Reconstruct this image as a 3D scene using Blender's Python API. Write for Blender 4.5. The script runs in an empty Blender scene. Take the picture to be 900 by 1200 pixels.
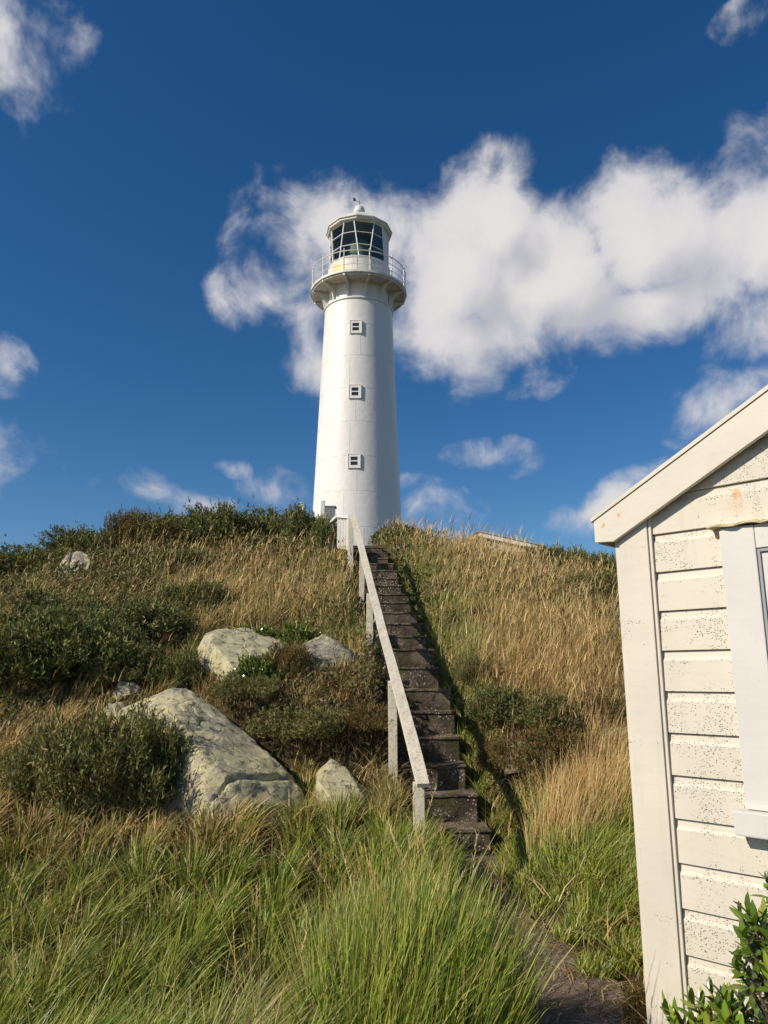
import bpy, bmesh, math, random
import numpy as np
from mathutils import Vector, Matrix, noise as mnoise
PI = math.pi
rnd = random.Random(7)
rng = np.random.default_rng(11)
sc = bpy.context.scene
COL = sc.collection
EYE = 1.55
PITCH = math.radians(12.4)
F = 880.0
CP, SP = math.cos(PITCH), math.sin(PITCH)

# ------------------------------------------------------------------ maths helpers
def sstep(a, b, x):
    t = np.clip((x - a) / (b - a), 0, 1)
    return t * t * (3 - 2 * t)

def at(u, v, d):
    """world point on the sight line of photo pixel (u, v), d metres ahead of the camera"""
    a = (u - 450) / F; b = (600 - v) / F
    y = CP - b * SP; k = d / y
    return Vector((a * k, d, EYE + (SP + b * CP) * k))

def pix(x, y, z):
    h = z - EYE
    zc = np.maximum(y * CP + h * SP, 0.05)
    return 450 + F * x / zc, 600 - F * (h * CP - y * SP) / zc

_ph = rng.uniform(0, 2 * PI, (40, 2)); _an = rng.uniform(0, 2 * PI, 40)
def wav(x, y, f, k0, n=6):
    """smooth pseudo-random field about -1..1 with wavelength ~1/f"""
    r = 0
    for i in range(n):
        k = (k0 + i) % 40
        a = _an[k]; ff = f * (0.75 + 0.13 * i) * 2 * PI
        r = r + np.sin(ff * (x * math.cos(a) + y * math.sin(a)) + _ph[k, 0] + 1.3 * np.sin(ff * 0.6 * (x * math.sin(a) - y * math.cos(a)) + _ph[k, 1]))
    return r / n * 1.6

def _hash(ix, iy, seed):
    h = (ix.astype(np.int64) * 374761393 + iy.astype(np.int64) * 668265263 + seed * 974634777) & 0x7fffffff
    h = ((h ^ (h >> 13)) * 1274126177) & 0x7fffffff
    return ((h ^ (h >> 16)) & 0xffff) / 65535.0

def vnoise(x, y, f, seed=1):
    x = np.asarray(x) * f; y = np.asarray(y) * f
    ix = np.floor(x); iy = np.floor(y); fx = x - ix; fy = y - iy
    fx = fx * fx * (3 - 2 * fx); fy = fy * fy * (3 - 2 * fy)
    a = _hash(ix, iy, seed); b = _hash(ix + 1, iy, seed); c = _hash(ix, iy + 1, seed); d = _hash(ix + 1, iy + 1, seed)
    return (a * (1 - fx) + b * fx) * (1 - fy) + (c * (1 - fx) + d * fx) * fy

def fbm(x, y, f, seed=1, o=3):
    r = 0; a = 1; t = 0
    for i in range(o):
        r = r + a * vnoise(x, y, f * 2 ** i, seed + i * 7); t += a; a *= 0.5
    return r / t

# ------------------------------------------------------------------ the lie of the land
NY = [-60, 0, 3, 4.5, 6.3, 8, 9.6, 12.5, 15, 17, 24, 36, 60, 140, 500]
NZ = [-2, 0, 0.02, 0.25, 1.0, 1.8, 2.5, 3.62, 4.42, 4.66, 4.75, 4.7, 2.5, -6, -30]
PY = [-5, 1.5, 3.0, 3.6, 4.05, 4.4, 4.67, 5.3, 6.0, 7.96, 12.5, 14.0, 16, 22, 30]
PXR = [-0.6, 0.5, 0.98, 1.10, 1.18, 1.02, 0.92, 0.80, 0.84, 0.57, 0.09, -0.08, -0.3, -0.9, -1.2]
PXL = [-2.0, -0.4, 0.32, 0.50, 0.56, 0.58, 0.56, 0.46, 0.27, 0.03, -0.50, -0.75, -0.95, -1.6, -1.9]
SY = [-60, 0, 3, 4.05, 4.67, 5.9, 6.0, 7.96, 12.9, 14, 17, 24, 36]
SZ = [-2, 0, 0.02, 0.06, 0.14, 0.24, 0.36, 1.72, 3.66, 3.98, 4.4, 4.5, 4.6]
RY = [-60, 0, 3, 4.05, 5, 6.25, 6.75, 7.2, 8]
RZ = [-2, 0, 0.0, 0.08, 0.34, 0.66, 1.15, 1.45, 1.8]
STEPS = [(6.0 + 0.28 * i, 0.44 + 0.20 * i) for i in range(8)] + [(7.96 + 0.41 * k, 1.84 + 0.16 * k) for k in range(1, 13)]

def corridor(y):
    return np.interp(y, PY, PXL), np.interp(y, PY, PXR)

def ground(x, y):
    x = np.asarray(x, float); y = np.asarray(y, float)
    n = np.interp(y, NY, NZ)
    up = np.clip(y / 15, 0, 1.6)
    fall = -0.21 * np.clip(x, 0, 14) - 0.34 * np.clip(-4.7 - x, 0, 14) - 0.02 * np.clip(np.abs(x) - 14, 0, 400)
    n = n + fall * up * (y > 0)
    # right of the steps a low broken bank
    r = np.interp(y, RY, RZ, right=9)
    wr = sstep(0.7, 1.3, x) * (1 - sstep(2.6, 4.0, x)) * (y < 8)
    n = n * (1 - wr) + np.minimum(n, r) * wr
    # left of the steps an undercut ledge
    wl = sstep(-1.9, -1.3, x) * (1 - sstep(-0.1, 0.2, x))
    led = -0.34 * sstep(5.2, 6.0, y) * (1 - sstep(6.35, 6.75, y)) + 0.12 * sstep(6.4, 6.8, y) * (1 - sstep(7.4, 8.4, y))
    n = n + wl * led
    w = sstep(2.2, 5.0, y) * (1 - sstep(60, 120, y))
    n = n + w * (0.13 * (fbm(x, y, 0.45, 3) - 0.5) * 2 + 0.05 * (fbm(x, y, 1.7, 9) - 0.5) * 2)
    n = n + (y > 13) * (y < 60) * 0.10 * (fbm(x, y, 0.3, 5) - 0.5) * sstep(13, 16, y)
    n = n + sstep(40, 120, np.abs(x) + np.maximum(y, 0)) * 2.5 * (fbm(x, y, 0.02, 6) - 0.5)
    # carve path and steps
    xl, xr = corridor(y)
    s = np.interp(y, SY, SZ)
    out = np.maximum(np.maximum(xl - x, x - xr), 0)
    k = sstep(0.02, np.where((x > xr) & (y > 5.9) & (y < 9), 0.55, 0.34), out)
    k = np.where((y > 24), 1.0, k)
    s = s - 0.16 * (y > 5.95) * (y < 13.0)
    return n * k + s * (1 - k)

def hit(u, v, d0=2.5, d1=40):
    """where the sight line of a photo pixel meets the ground"""
    d = d0
    best = (9e9, d)
    while d < d1:
        p = at(u, v, d); gap = p.z - float(ground(p.x, p.y))
        if gap <= 0: best = (gap, d); break
        if d < 17 and gap < best[0]: best = (gap, d)
        d += 0.03
    d = best[1]
    p = at(u, v, d); return Vector((p.x, p.y, float(ground(p.x, p.y))))

# ------------------------------------------------------------------ node materials
def new_mat(name):
    m = bpy.data.materials.new(name); m.use_nodes = True
    nt = m.node_tree; nt.nodes.clear()
    out = nt.nodes.new('ShaderNodeOutputMaterial')
    return m, nt, out
class N:
    def __init__(s, nt): s.nt = nt
    def n(s, t, **kw):
        nd = s.nt.nodes.new(t)
        for k, v in kw.items():
            if k.startswith('i_'):
                key = k[2:]; key = int(key) if key.isdigit() else key.replace('_', ' ')
                s.set(nd.inputs[key], v)
            else: setattr(nd, k, v)
        return nd
    def set(s, inp, v):
        if isinstance(v, bpy.types.NodeSocket): s.nt.links.new(v, inp)
        else: inp.default_value = v
    def math(s, op, a, b=None, c=None, clamp=False):
        nd = s.nt.nodes.new('ShaderNodeMath'); nd.operation = op; nd.use_clamp = clamp
        for i, v in enumerate((a, b, c)):
            if v is not None: s.set(nd.inputs[i], v)
        return nd.outputs[0]
    def mix(s, f, a, b, blend='MIX'):
        nd = s.nt.nodes.new('ShaderNodeMix'); nd.data_type = 'RGBA'; nd.blend_type = blend
        s.set(nd.inputs[0], f)
        for i, v in ((6, a), (7, b)):
            s.set(nd.inputs[i], (*v, 1) if isinstance(v, tuple) and len(v) == 3 else v)
        return nd.outputs[2]
    def noise(s, scale, detail=4, rough=0.55, vec=None, dist=0.0):
        nd = s.n('ShaderNodeTexNoise', i_Scale=scale, i_Detail=detail, i_Roughness=rough, i_Distortion=dist)
        if vec is not None: s.nt.links.new(vec, nd.inputs['Vector'])
        return nd.outputs['Fac']
    def vor(s, scale, vec=None, feat='F1'):
        nd = s.n('ShaderNodeTexVoronoi', feature=feat, i_Scale=scale)
        if vec is not None: s.nt.links.new(vec, nd.inputs['Vector'])
        return nd
    def ramp(s, f, a, b):
        nd = s.nt.nodes.new('ShaderNodeMapRange'); nd.interpolation_type = 'SMOOTHSTEP'
        s.set(nd.inputs['Value'], f); nd.inputs['From Min'].default_value = a; nd.inputs['From Max'].default_value = b
        return nd.outputs[0]
    def obj(s): return s.n('ShaderNodeTexCoord').outputs['Object']
    def world(s): return s.n('ShaderNodeNewGeometry').outputs['Position']
    def scaled(s, vec, v):
        nd = s.n('ShaderNodeVectorMath', operation='MULTIPLY'); s.nt.links.new(vec, nd.inputs[0]); nd.inputs[1].default_value = v
        return nd.outputs[0]
    def dist(s, vec, p):
        nd = s.n('ShaderNodeVectorMath', operation='DISTANCE'); s.nt.links.new(vec, nd.inputs[0]); nd.inputs[1].default_value = p
        return nd.outputs['Value']
    def bsdf(s, out, col, rough=0.8, bump=None, bstr=0.3, bdist=0.01, spec=0.4, **kw):
        b = s.n('ShaderNodeBsdfPrincipled')
        s.set(b.inputs['Base Color'], (*col, 1) if isinstance(col, tuple) else col)
        s.set(b.inputs['Roughness'], rough); b.inputs['Specular IOR Level'].default_value = spec
        for k, v in kw.items(): s.set(b.inputs[k], v)
        if bump is not None:
            bp = s.n('ShaderNodeBump', i_Strength=bstr, i_Distance=bdist); s.nt.links.new(bump, bp.inputs['Height'])
            s.nt.links.new(bp.outputs[0], b.inputs['Normal'])
        s.nt.links.new(b.outputs[0], out.inputs[0]); return b

def m_iron():
    m, nt, out = new_mat('painted_iron'); k = N(nt); o = k.obj()
    base = k.mix(k.ramp(k.noise(0.9, 5, 0.6, k.scaled(o, (1, 1, 0.25))), 0.35, 0.7), (0.79, 0.775, 0.735), (0.73, 0.712, 0.665))
    strk = k.ramp(k.noise(7, 5, 0.65, k.scaled(o, (1, 1, 0.06))), 0.56, 0.74)
    base = k.mix(k.math('MULTIPLY', strk, 0.16), base, (0.50, 0.45, 0.36))
    spt = k.ramp(k.noise(16, 5, 0.75, o), 0.68, 0.75)
    base = k.mix(k.math('MULTIPLY', spt, 0.30), base, (0.40, 0.34, 0.25))
    b = k.noise(3.0, 6, 0.6, o)
    k.bsdf(out, base, 0.5, b, 0.5, 0.03, 0.4); return m

def m_gallery(name='gallery_paint', stain=None):
    m, nt, out = new_mat(name); k = N(nt); o = k.obj()
    base = k.mix(k.ramp(k.noise(5, 5, 0.65, o), 0.4, 0.7), (0.745, 0.73, 0.68), (0.60, 0.575, 0.50))
    base = k.mix(k.math('MULTIPLY', k.ramp(k.noise(14, 4, 0.7, o), 0.64, 0.72), 0.5), base, (0.36, 0.30, 0.22))
    if stain:
        n = k.noise(4, 5, 0.6, o)
        d = k.math('ADD', k.dist(o, stain), k.math('MULTIPLY', n, 0.9))
        base = k.mix(k.math('MULTIPLY', k.ramp(d, 1.25, 0.75), 0.9), base, (0.80, 0.55, 0.20))
    k.bsdf(out, base, 0.5, k.noise(9, 4, 0.6, o), 0.3, 0.01, 0.4); return m

def m_plain(name, col, rough=0.6, var=0.12, scale=8, spec=0.4, metal=0.0):
    m, nt, out = new_mat(name); k = N(nt); o = k.obj(); n = k.noise(scale, 5, 0.6, o)
    c = k.mix(n, tuple(c * (1 + var) for c in col), tuple(c * (1 - var) for c in col))
    k.bsdf(out, c, rough, n, 0.3, 0.004, spec, Metallic=metal); return m

def m_board(specks=1.0, name='cream_weatherboard', rust=(), col=(0.685, 0.63, 0.525), seed=0.0):
    m, nt, out = new_mat(name); k = N(nt); o = k.obj()
    add = k.n('ShaderNodeVectorMath', operation='ADD'); nt.links.new(o, add.inputs[0]); add.inputs[1].default_value = (seed, seed * 2, 0)
    q = add.outputs[0]
    grain = k.noise(18, 5, 0.6, k.scaled(q, (0.25, 1, 3)))
    base = k.mix(k.ramp(k.noise(2.2, 4, 0.6, q), 0.3, 0.7), col, tuple(c * 0.91 for c in col))
    base = k.mix(k.math('MULTIPLY', k.ramp(grain, 0.5, 0.75), 0.18), base, tuple(c * 0.72 for c in col))
    faint = k.math('MULTIPLY', k.ramp(k.noise(34, 4, 0.7, q), 0.60, 0.74), 0.35)
    base = k.mix(faint, base, (0.42, 0.38, 0.29))
    h = k.math('MULTIPLY', grain, 1.0)
    if specks > 0:
        sz = k.n('ShaderNodeSeparateXYZ'); nt.links.new(o, sz.inputs[0])
        fr = k.math('FRACT', k.math('DIVIDE', k.math('SUBTRACT', sz.outputs[2], 0.482 - 1.675), 0.1675))
        band = k.math('MULTIPLY', k.ramp(k.math('ABSOLUTE', k.math('SUBTRACT', fr, 0.76)), 0.10, 0.02), 0.10)
        side = k.math('MULTIPLY', k.ramp(sz.outputs[0], 0.20, 0.46), 0.05)
        wn = k.n('ShaderNodeTexWhiteNoise', noise_dimensions='1D'); nt.links.new(k.math('FLOOR', k.math('DIVIDE', k.math('SUBTRACT', sz.outputs[2], 0.482 - 1.675), 0.1675)), wn.inputs['W'])
        side = k.math('ADD', side, k.math('MULTIPLY', k.math('SUBTRACT', wn.outputs['Value'], 0.55), 0.14))
        v = k.vor(135, k.scaled(q, (0.8, 1, 1.2)))
        mask = k.ramp(k.math('ADD', k.math('ADD', k.noise(4.5, 6, 0.8, q), band), side), 0.625 - 0.12 * specks, 0.71 - 0.12 * specks)
        v2 = k.math('ADD', v.outputs['Distance'], k.math('MULTIPLY', k.noise(150, 3, 0.6, q), 0.6))
        sep = k.n('ShaderNodeSeparateColor'); nt.links.new(v.outputs['Color'], sep.inputs[0])
        pick = k.math('GREATER_THAN', sep.outputs[0], 0.35)
        dots = k.math('MULTIPLY', k.math('MULTIPLY', k.ramp(v2, 0.68, 0.56), pick), mask, clamp=True)
        base = k.mix(k.math('MULTIPLY', dots, 0.86), base, (0.055, 0.045, 0.032))
        peel = k.math('MULTIPLY', k.ramp(k.noise(48, 5, 0.8, k.scaled(q, (0.5, 1, 1.4))), 0.66, 0.70), k.ramp(mask, 0.2, 0.9))
        base = k.mix(k.math('MULTIPLY', peel, 0.6), base, (0.30, 0.27, 0.21))
        drip = k.math('MULTIPLY', k.ramp(k.noise(20, 4, 0.6, k.scaled(q, (1, 1, 0.08))), 0.55, 0.75), 0.16)
        base = k.mix(drip, base, (0.36, 0.33, 0.26))
    for (p, r, s) in rust:
        nn = k.noise(30, 4, 0.7, q)
        d = k.dist(k.scaled(o, (1, 0.2, 0.75)), (p[0], p[1] * 0.2, p[2] * 0.75))
        f = k.ramp(k.math('ADD', d, k.math('MULTIPLY', k.math('SUBTRACT', nn, 0.5), r * 2.2)), r, r * 0.15)
        base = k.mix(k.math('MULTIPLY', f, s), base, (0.62, 0.27, 0.05))
    k.bsdf(out, base, 0.62, h, 0.25, 0.002, 0.35); return m

def m_rail():
    m, nt, out = new_mat('weathered_rail_paint'); k = N(nt); o = k.obj()
    gr = k.noise(22, 5, 0.65, k.scaled(o, (1, 0.2, 0.5)))
    base = k.mix(k.ramp(gr, 0.35, 0.7), (0.74, 0.68, 0.54), (0.60, 0.54, 0.42))
    base = k.mix(k.math('MULTIPLY', k.ramp(k.noise(60, 4, 0.8, o), 0.56, 0.62), 0.85), base, (0.16, 0.13, 0.09))
    base = k.mix(k.math('MULTIPLY', k.ramp(k.noise(3.5, 4, 0.7, o), 0.55, 0.8), 0.5), base, (0.34, 0.33, 0.27))
    k.bsdf(out, base, 0.75, gr, 0.4, 0.003, 0.25); return m

def m_step(tone=1.0, name='mossy_concrete'):
    m, nt, out = new_mat(name); k = N(nt); o = k.world()
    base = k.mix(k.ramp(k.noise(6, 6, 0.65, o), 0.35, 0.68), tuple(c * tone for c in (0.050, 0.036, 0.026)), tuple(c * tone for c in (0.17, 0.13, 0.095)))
    base = k.mix(k.math('MULTIPLY', k.ramp(k.noise(60, 3, 0.7, o), 0.5, 0.7), 0.5), base, (0.17, 0.14, 0.105))
    v = k.math('ADD', k.vor(42, o).outputs['Distance'], k.math('MULTIPLY', k.noise(90, 3, 0.6, o), 0.35))
    mask = k.ramp(k.noise(4.2, 3, 0.6, o), 0.44, 0.56)
    base = k.mix(k.math('MULTIPLY', k.ramp(v, 0.47, 0.36), mask), base, (0.60, 0.58, 0.50))
    base = k.mix(k.math('MULTIPLY', k.ramp(k.noise(3, 4, 0.7, k.scaled(o, (1, 1, 1.7))), 0.50, 0.64), 0.75), base, (0.06, 0.07, 0.02))
    h = k.math('ADD', k.noise(9, 6, 0.7, o), k.math('MULTIPLY', k.noise(80, 3, 0.6, o), 0.3))
    k.bsdf(out, base, 0.9, h, 0.8, 0.02, 0.2); return m

def m_path():
    m, nt, out = new_mat('old_path_concrete'); k = N(nt); o = k.world()
    base = k.mix(k.ramp(k.noise(3.5, 6, 0.65, o), 0.3, 0.7), (0.10, 0.078, 0.058), (0.235, 0.185, 0.14))
    v = k.vor(95, o)
    base = k.mix(k.math('MULTIPLY', k.ramp(v.outputs['Distance'], 0.35, 0.12), 0.55), base, v.outputs['Color'], 'SOFT_LIGHT')
    base = k.mix(k.math('MULTIPLY', k.ramp(k.noise(120, 3, 0.7, o), 0.6, 0.7), 0.8), base, (0.36, 0.32, 0.27))
    base = k.mix(k.math('MULTIPLY', k.ramp(k.noise(13, 4, 0.7, o), 0.68, 0.73), 0.9), base, (0.42, 0.40, 0.34))
    base = k.mix(k.math('MULTIPLY', k.ramp(k.noise(1.7, 4, 0.7, o), 0.52, 0.68), 0.6), base, (0.045, 0.045, 0.018))
    h = k.math('ADD', k.noise(14, 5, 0.65, o), k.math('MULTIPLY', v.outputs['Distance'], 0.5))
    k.bsdf(out, base, 0.9, h, 0.7, 0.012, 0.25); return m

def m_rock(name='lichen_rock', lich=0.5, tone=1.0):
    m, nt, out = new_mat(name); k = N(nt); o = k.world()
    g = k.noise(2.3, 8, 0.65, o, 0.6)
    base = k.mix(k.ramp(g, 0.3, 0.7), tuple(c * tone for c in (0.26, 0.225, 0.175)), tuple(c * tone for c in (0.52, 0.47, 0.37)))
    base = k.mix(k.math('MULTIPLY', k.ramp(k.noise(9, 8, 0.75, o), 0.52 - 0.14 * lich, 0.60 - 0.12 * lich), 0.75), base, (0.66, 0.60, 0.33))
    base = k.mix(k.math('MULTIPLY', k.ramp(k.noise(17, 6, 0.8, o), 0.60, 0.66), 0.7), base, (0.50, 0.49, 0.40))
    base = k.mix(k.math('MULTIPLY', k.ramp(k.noise(12, 7, 0.8, k.scaled(o, (1.0, 1.0, 1.6))), 0.54, 0.60), 0.80), base, (0.09, 0.078, 0.06))
    base = k.mix(k.math('MULTIPLY', k.ramp(k.noise(55, 4, 0.8, o), 0.58, 0.68), 0.6), base, (0.10, 0.085, 0.065))
    crack = k.ramp(k.vor(1.9, k.n('ShaderNodeVectorMath', operation='ADD', i_0=o, i_1=k.n('ShaderNodeTexNoise', i_Scale=2.5, i_Detail=4.0).outputs['Color']).outputs[0], 'DISTANCE_TO_EDGE').outputs['Distance'], 0.0, 0.035)
    h = k.math('ADD', k.math('MULTIPLY', k.math('SUBTRACT', 1.0, k.vor(9, o).outputs['Distance']), 0.5), k.math('MULTIPLY', k.noise(34, 8, 0.8, o), 0.5))
    h = k.math('ADD', h, k.math('MULTIPLY', crack, 0.25))
    k.bsdf(out, base, 0.92, h, 0.9, 0.04, 0.15); return m

def m_soil():
    m, nt, out = new_mat('brown_soil'); k = N(nt); o = k.world()
    base = k.mix(k.ramp(k.noise(2.5, 6, 0.7, o), 0.35, 0.7), (0.055, 0.040, 0.022), (0.15, 0.11, 0.055))
    base = k.mix(k.math('MULTIPLY', k.ramp(k.noise(22, 5, 0.7, o), 0.45, 0.65), 0.6), base, (0.06, 0.062, 0.022))
    k.bsdf(out, base, 0.95, k.noise(16, 8, 0.75, o), 1.0, 0.05, 0.1); return m

def m_leaf(name, rough=0.55, trans=0.35, spec=0.3, tcol=(1.0, 1.0, 0.55)):
    m, nt, out = new_mat(name); k = N(nt)
    a = k.n('ShaderNodeAttribute', attribute_name='Col').outputs['Color']
    p = k.n('ShaderNodeBsdfPrincipled'); nt.links.new(a, p.inputs['Base Color'])
    p.inputs['Roughness'].default_value = rough; p.inputs['Specular IOR Level'].default_value = spec
    t = k.n('ShaderNodeBsdfTranslucent'); nt.links.new(k.mix(1.0, a, tcol, 'MULTIPLY'), t.inputs[0])
    mx = k.n('ShaderNodeMixShader'); mx.inputs[0].default_value = trans
    nt.links.new(p.outputs[0], mx.inputs[1]); nt.links.new(t.outputs[0], mx.inputs[2]); nt.links.new(mx.outputs[0], out.inputs[0])
    return m

def m_glass(name='dark_glass', tint=(0.10, 0.12, 0.105), gl=0.015):
    m, nt, out = new_mat(name); k = N(nt)
    tr = k.n('ShaderNodeBsdfTransparent'); tr.inputs[0].default_value = (0.80, 0.85, 0.80, 1)
    g = k.n('ShaderNodeBsdfGlossy'); g.inputs['Roughness'].default_value = 0.06; g.inputs[0].default_value = (0.8, 0.85, 0.85, 1)
    fr = k.n('ShaderNodeFresnel'); fr.inputs[0].default_value = 1.28
    mx = k.n('ShaderNodeMixShader'); nt.links.new(k.math('ADD', fr.outputs[0], gl, clamp=True), mx.inputs[0])
    nt.links.new(tr.outputs[0], mx.inputs[1]); nt.links.new(g.outputs[0], mx.inputs[2]); nt.links.new(mx.outputs[0], out.inputs[0])
    return m

IRON = m_iron(); GAL = m_gallery(); LANT = m_gallery('lantern_wall_paint', (-0.95, -1.15, 15.45)); GLASS = m_glass()
DARKIN = m_plain('dark_interior', (0.30, 0.31, 0.26), 0.6, 0.3, 2)
DIMPANE = m_plain('dark_window_pane', (0.035, 0.036, 0.034), 0.15, 0.2, 4, 0.6)
WHITE = m_plain('white_trim_paint', (0.80, 0.785, 0.74), 0.5, 0.05, 9)
GREYW = m_plain('old_white_paint', (0.66, 0.64, 0.58), 0.6, 0.12, 9)
BOARD = m_board(1.15, rust=[((0.515, -0.02, 2.285), 0.026, 0.8), ((0.51, -0.02, 2.235), 0.05, 0.22), ((0.43, -0.02, 2.13), 0.04, 0.3)])
BARGE = m_board(0.0, 'barge_paint', rust=[((-0.055, -0.05, 2.225), 0.013, 0.75), ((0.025, -0.05, 2.262), 0.010, 0.75)], col=(0.69, 0.64, 0.54), seed=3.1)
CORNER = m_board(0.10, 'corner_board_paint', col=(0.685, 0.63, 0.53), seed=7.7)
WINTRIM = m_board(0.0, 'window_trim_paint', col=(0.675, 0.652, 0.61), seed=5.0)
RAIL = m_rail(); STEP = m_step(0.95); TREAD = m_step(1.45, 'sunlit_tread_concrete'); PATHM = m_path(); SOIL = m_soil()  # TREAD is a lighter copy of STEP: sunlit step tops put into the colour
ROCKA = m_rock('lichen_rock', 0.75, 0.95); ROCKB = m_rock('grey_rock', 0.3, 0.85); ROCKC = m_rock('brown_rock', 0.1, 0.75)
LEAFG = m_leaf('grass_blade', 0.42, 0.33, 0.45, (1.0, 1.0, 0.5)); LEAFD = m_leaf('dry_stalk', 0.7, 0.36, 0.15, (1, 0.9, 0.6))
SCRUB = m_leaf('scrub_leaf', 0.6, 0.18, 0.25); GLOSSY = m_leaf('glossy_leaf', 0.22, 0.16, 0.6); TWIG = m_plain('twig_bark', (0.11, 0.075, 0.045), 0.9, 0.3, 30)
ROOFG = m_plain('grey_roof_iron', (0.30, 0.30, 0.29), 0.5, 0.15, 3); SIDING = m_plain('pale_siding', (0.42, 0.40, 0.34), 0.8, 0.15, 3)
GREYMETAL = m_plain('grey_metal', (0.30, 0.31, 0.32), 0.45, 0.1, 6); BLACK = m_plain('black_iron', (0.02, 0.02, 0.022), 0.5, 0.2, 6)

# ------------------------------------------------------------------ object helpers
def tag(o, label=None, cat=None, group=None, kind=None):
    if label: o['label'] = label
    if cat: o['category'] = cat
    if group: o['group'] = group
    if kind: o['kind'] = kind
    return o
def empty(name, loc=(0, 0, 0), rz=0.0):
    o = bpy.data.objects.new(name, None); o.location = loc; o.rotation_euler = (0, 0, rz); o.empty_display_size = 0.2
    COL.objects.link(o); return o
def build(name, bm, mat, parent=None, smooth=False, bevel=0.0, autosm=None):
    me = bpy.data.meshes.new(name)
    if bevel > 0:
        bmesh.ops.bevel(bm, geom=list(bm.edges), offset=bevel, segments=2, affect='EDGES', profile=0.6)
    bmesh.ops.recalc_face_normals(bm, faces=bm.faces)
    bm.to_mesh(me); bm.free(); me.materials.append(mat)
    if smooth: me.shade_smooth() if hasattr(me, 'shade_smooth') else None
    if autosm is not None:
        try: me.set_sharp_from_angle(angle=math.radians(autosm))
        except Exception: pass
    o = bpy.data.objects.new(name, me); COL.objects.link(o)
    if parent: o.parent = parent
    return o
def box(bm, x0, x1, y0, y1, z0, z1, M=None):
    vs = [Vector((x, y, z)) for z in (z0, z1) for y in (y0, y1) for x in (x0, x1)]
    if M: vs = [M @ v for v in vs]
    v = [bm.verts.new(c) for c in vs]
    for f in ((0, 1, 3, 2), (4, 6, 7, 5), (0, 4, 5, 1), (2, 3, 7, 6), (0, 2, 6, 4), (1, 5, 7, 3)): bm.faces.new([v[i] for i in f])
def prism(bm, pts, y0, y1):
    """pts in (x,z), extruded along y"""
    a = [bm.verts.new((x, y0, z)) for x, z in pts]; b = [bm.verts.new((x, y1, z)) for x, z in pts]
    bm.faces.new(a); bm.faces.new(b[::-1]); n = len(pts)
    for i in range(n): bm.faces.new((a[i], b[i], b[(i + 1) % n], a[(i + 1) % n]))
def tube(bm, p, q, r0, r1=None, n=8):
    r1 = r0 if r1 is None else r1; p = Vector(p); q = Vector(q); d = (q - p).normalized()
    a = d.orthogonal().normalized(); b = d.cross(a)
    A = [bm.verts.new(p + (a * math.cos(2 * PI * i / n) + b * math.sin(2 * PI * i / n)) * r0) for i in range(n)]
    B = [bm.verts.new(q + (a * math.cos(2 * PI * i / n) + b * math.sin(2 * PI * i / n)) * r1) for i in range(n)]
    bm.faces.new(A[::-1]); bm.faces.new(B)
    for i in range(n): bm.faces.new((A[i], A[(i + 1) % n], B[(i + 1) % n], B[i]))
def lathe(bm, prof, n=64, cap0=False, cap1=False, off=0.0):
    rings = []
    for r, z in prof:
        rings.append([bm.verts.new((r * math.cos(off + 2 * PI * i / n), r * math.sin(off + 2 * PI * i / n), z)) for i in range(n)])
    for a, b in zip(rings, rings[1:]):
        for i in range(n): bm.faces.new((a[i], a[(i + 1) % n], b[(i + 1) % n], b[i]))
    if cap0: bm.faces.new(rings[0][::-1])
    if cap1: bm.faces.new(rings[-1])
def ring(bm, R, z, r, n=72, m=8):
    vs = [[bm.verts.new(((R + r * math.cos(2 * PI * j / m)) * math.cos(2 * PI * i / n), (R + r * math.cos(2 * PI * j / m)) * math.sin(2 * PI * i / n), z + r * math.sin(2 * PI * j / m))) for j in range(m)] for i in range(n)]
    for i in range(n):
        for j in range(m):
            bm.faces.new((vs[i][j], vs[(i + 1) % n][j], vs[(i + 1) % n][(j + 1) % m], vs[i][(j + 1) % m]))

def np_mesh(name, V, Q, C, mat, parent=None, smooth=True, tris=None):
    """fast mesh from arrays: V (n,3), Q (m,4) quads, C (n,3) colours"""
    me = bpy.data.meshes.new(name)
    nv, nq = len(V), len(Q)
    me.vertices.add(nv); me.vertices.foreach_set('co', np.ascontiguousarray(V, dtype=np.float32).ravel())
    me.loops.add(nq * 4); me.loops.foreach_set('vertex_index', np.ascontiguousarray(Q, dtype=np.int32).ravel())
    me.polygons.add(nq); me.polygons.foreach_set('loop_start', np.arange(0, nq * 4, 4, dtype=np.int32))
    me.polygons.foreach_set('use_smooth', np.full(nq, smooth))
    if C is not None:
        at_ = me.attributes.new('Col', 'FLOAT_COLOR', 'POINT')
        c4 = np.ones((nv, 4), dtype=np.float32); c4[:, :3] = C
        at_.data.foreach_set('color', c4.ravel())
    me.update(); me.materials.append(mat)
    o = bpy.data.objects.new(name, me); COL.objects.link(o)
    if parent: o.parent = parent
    return o

# ------------------------------------------------------------------ world: sky with clouds
SUN_EL = math.radians(35)
SUN_DIR = Vector((-math.sin(math.radians(62)) * math.cos(SUN_EL), -math.cos(math.radians(62)) * math.cos(SUN_EL), math.sin(SUN_EL)))
def azel(u, v):
    p = at(u, v, 1.0) - Vector((0, 0, EYE)); p.normalize()
    return math.atan2(p.x, p.y), math.asin(p.z)
W = bpy.data.worlds.new('World'); sc.world = W; W.use_nodes = True
nt = W.node_tree; nt.nodes.clear(); k = N(nt)
wout = nt.nodes.new('ShaderNodeOutputWorld'); bg = nt.nodes.new('ShaderNodeBackground')
sky = nt.nodes.new('ShaderNodeTexSky'); sky.sky_type = 'NISHITA'; sky.sun_disc = False
sky.sun_elevation = SUN_EL; sky.sun_rotation = math.atan2(SUN_DIR.x, SUN_DIR.y)
sky.air_density = 0.9; sky.dust_density = 0.25; sky.ozone_density = 2.6; sky.altitude = 60
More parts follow.
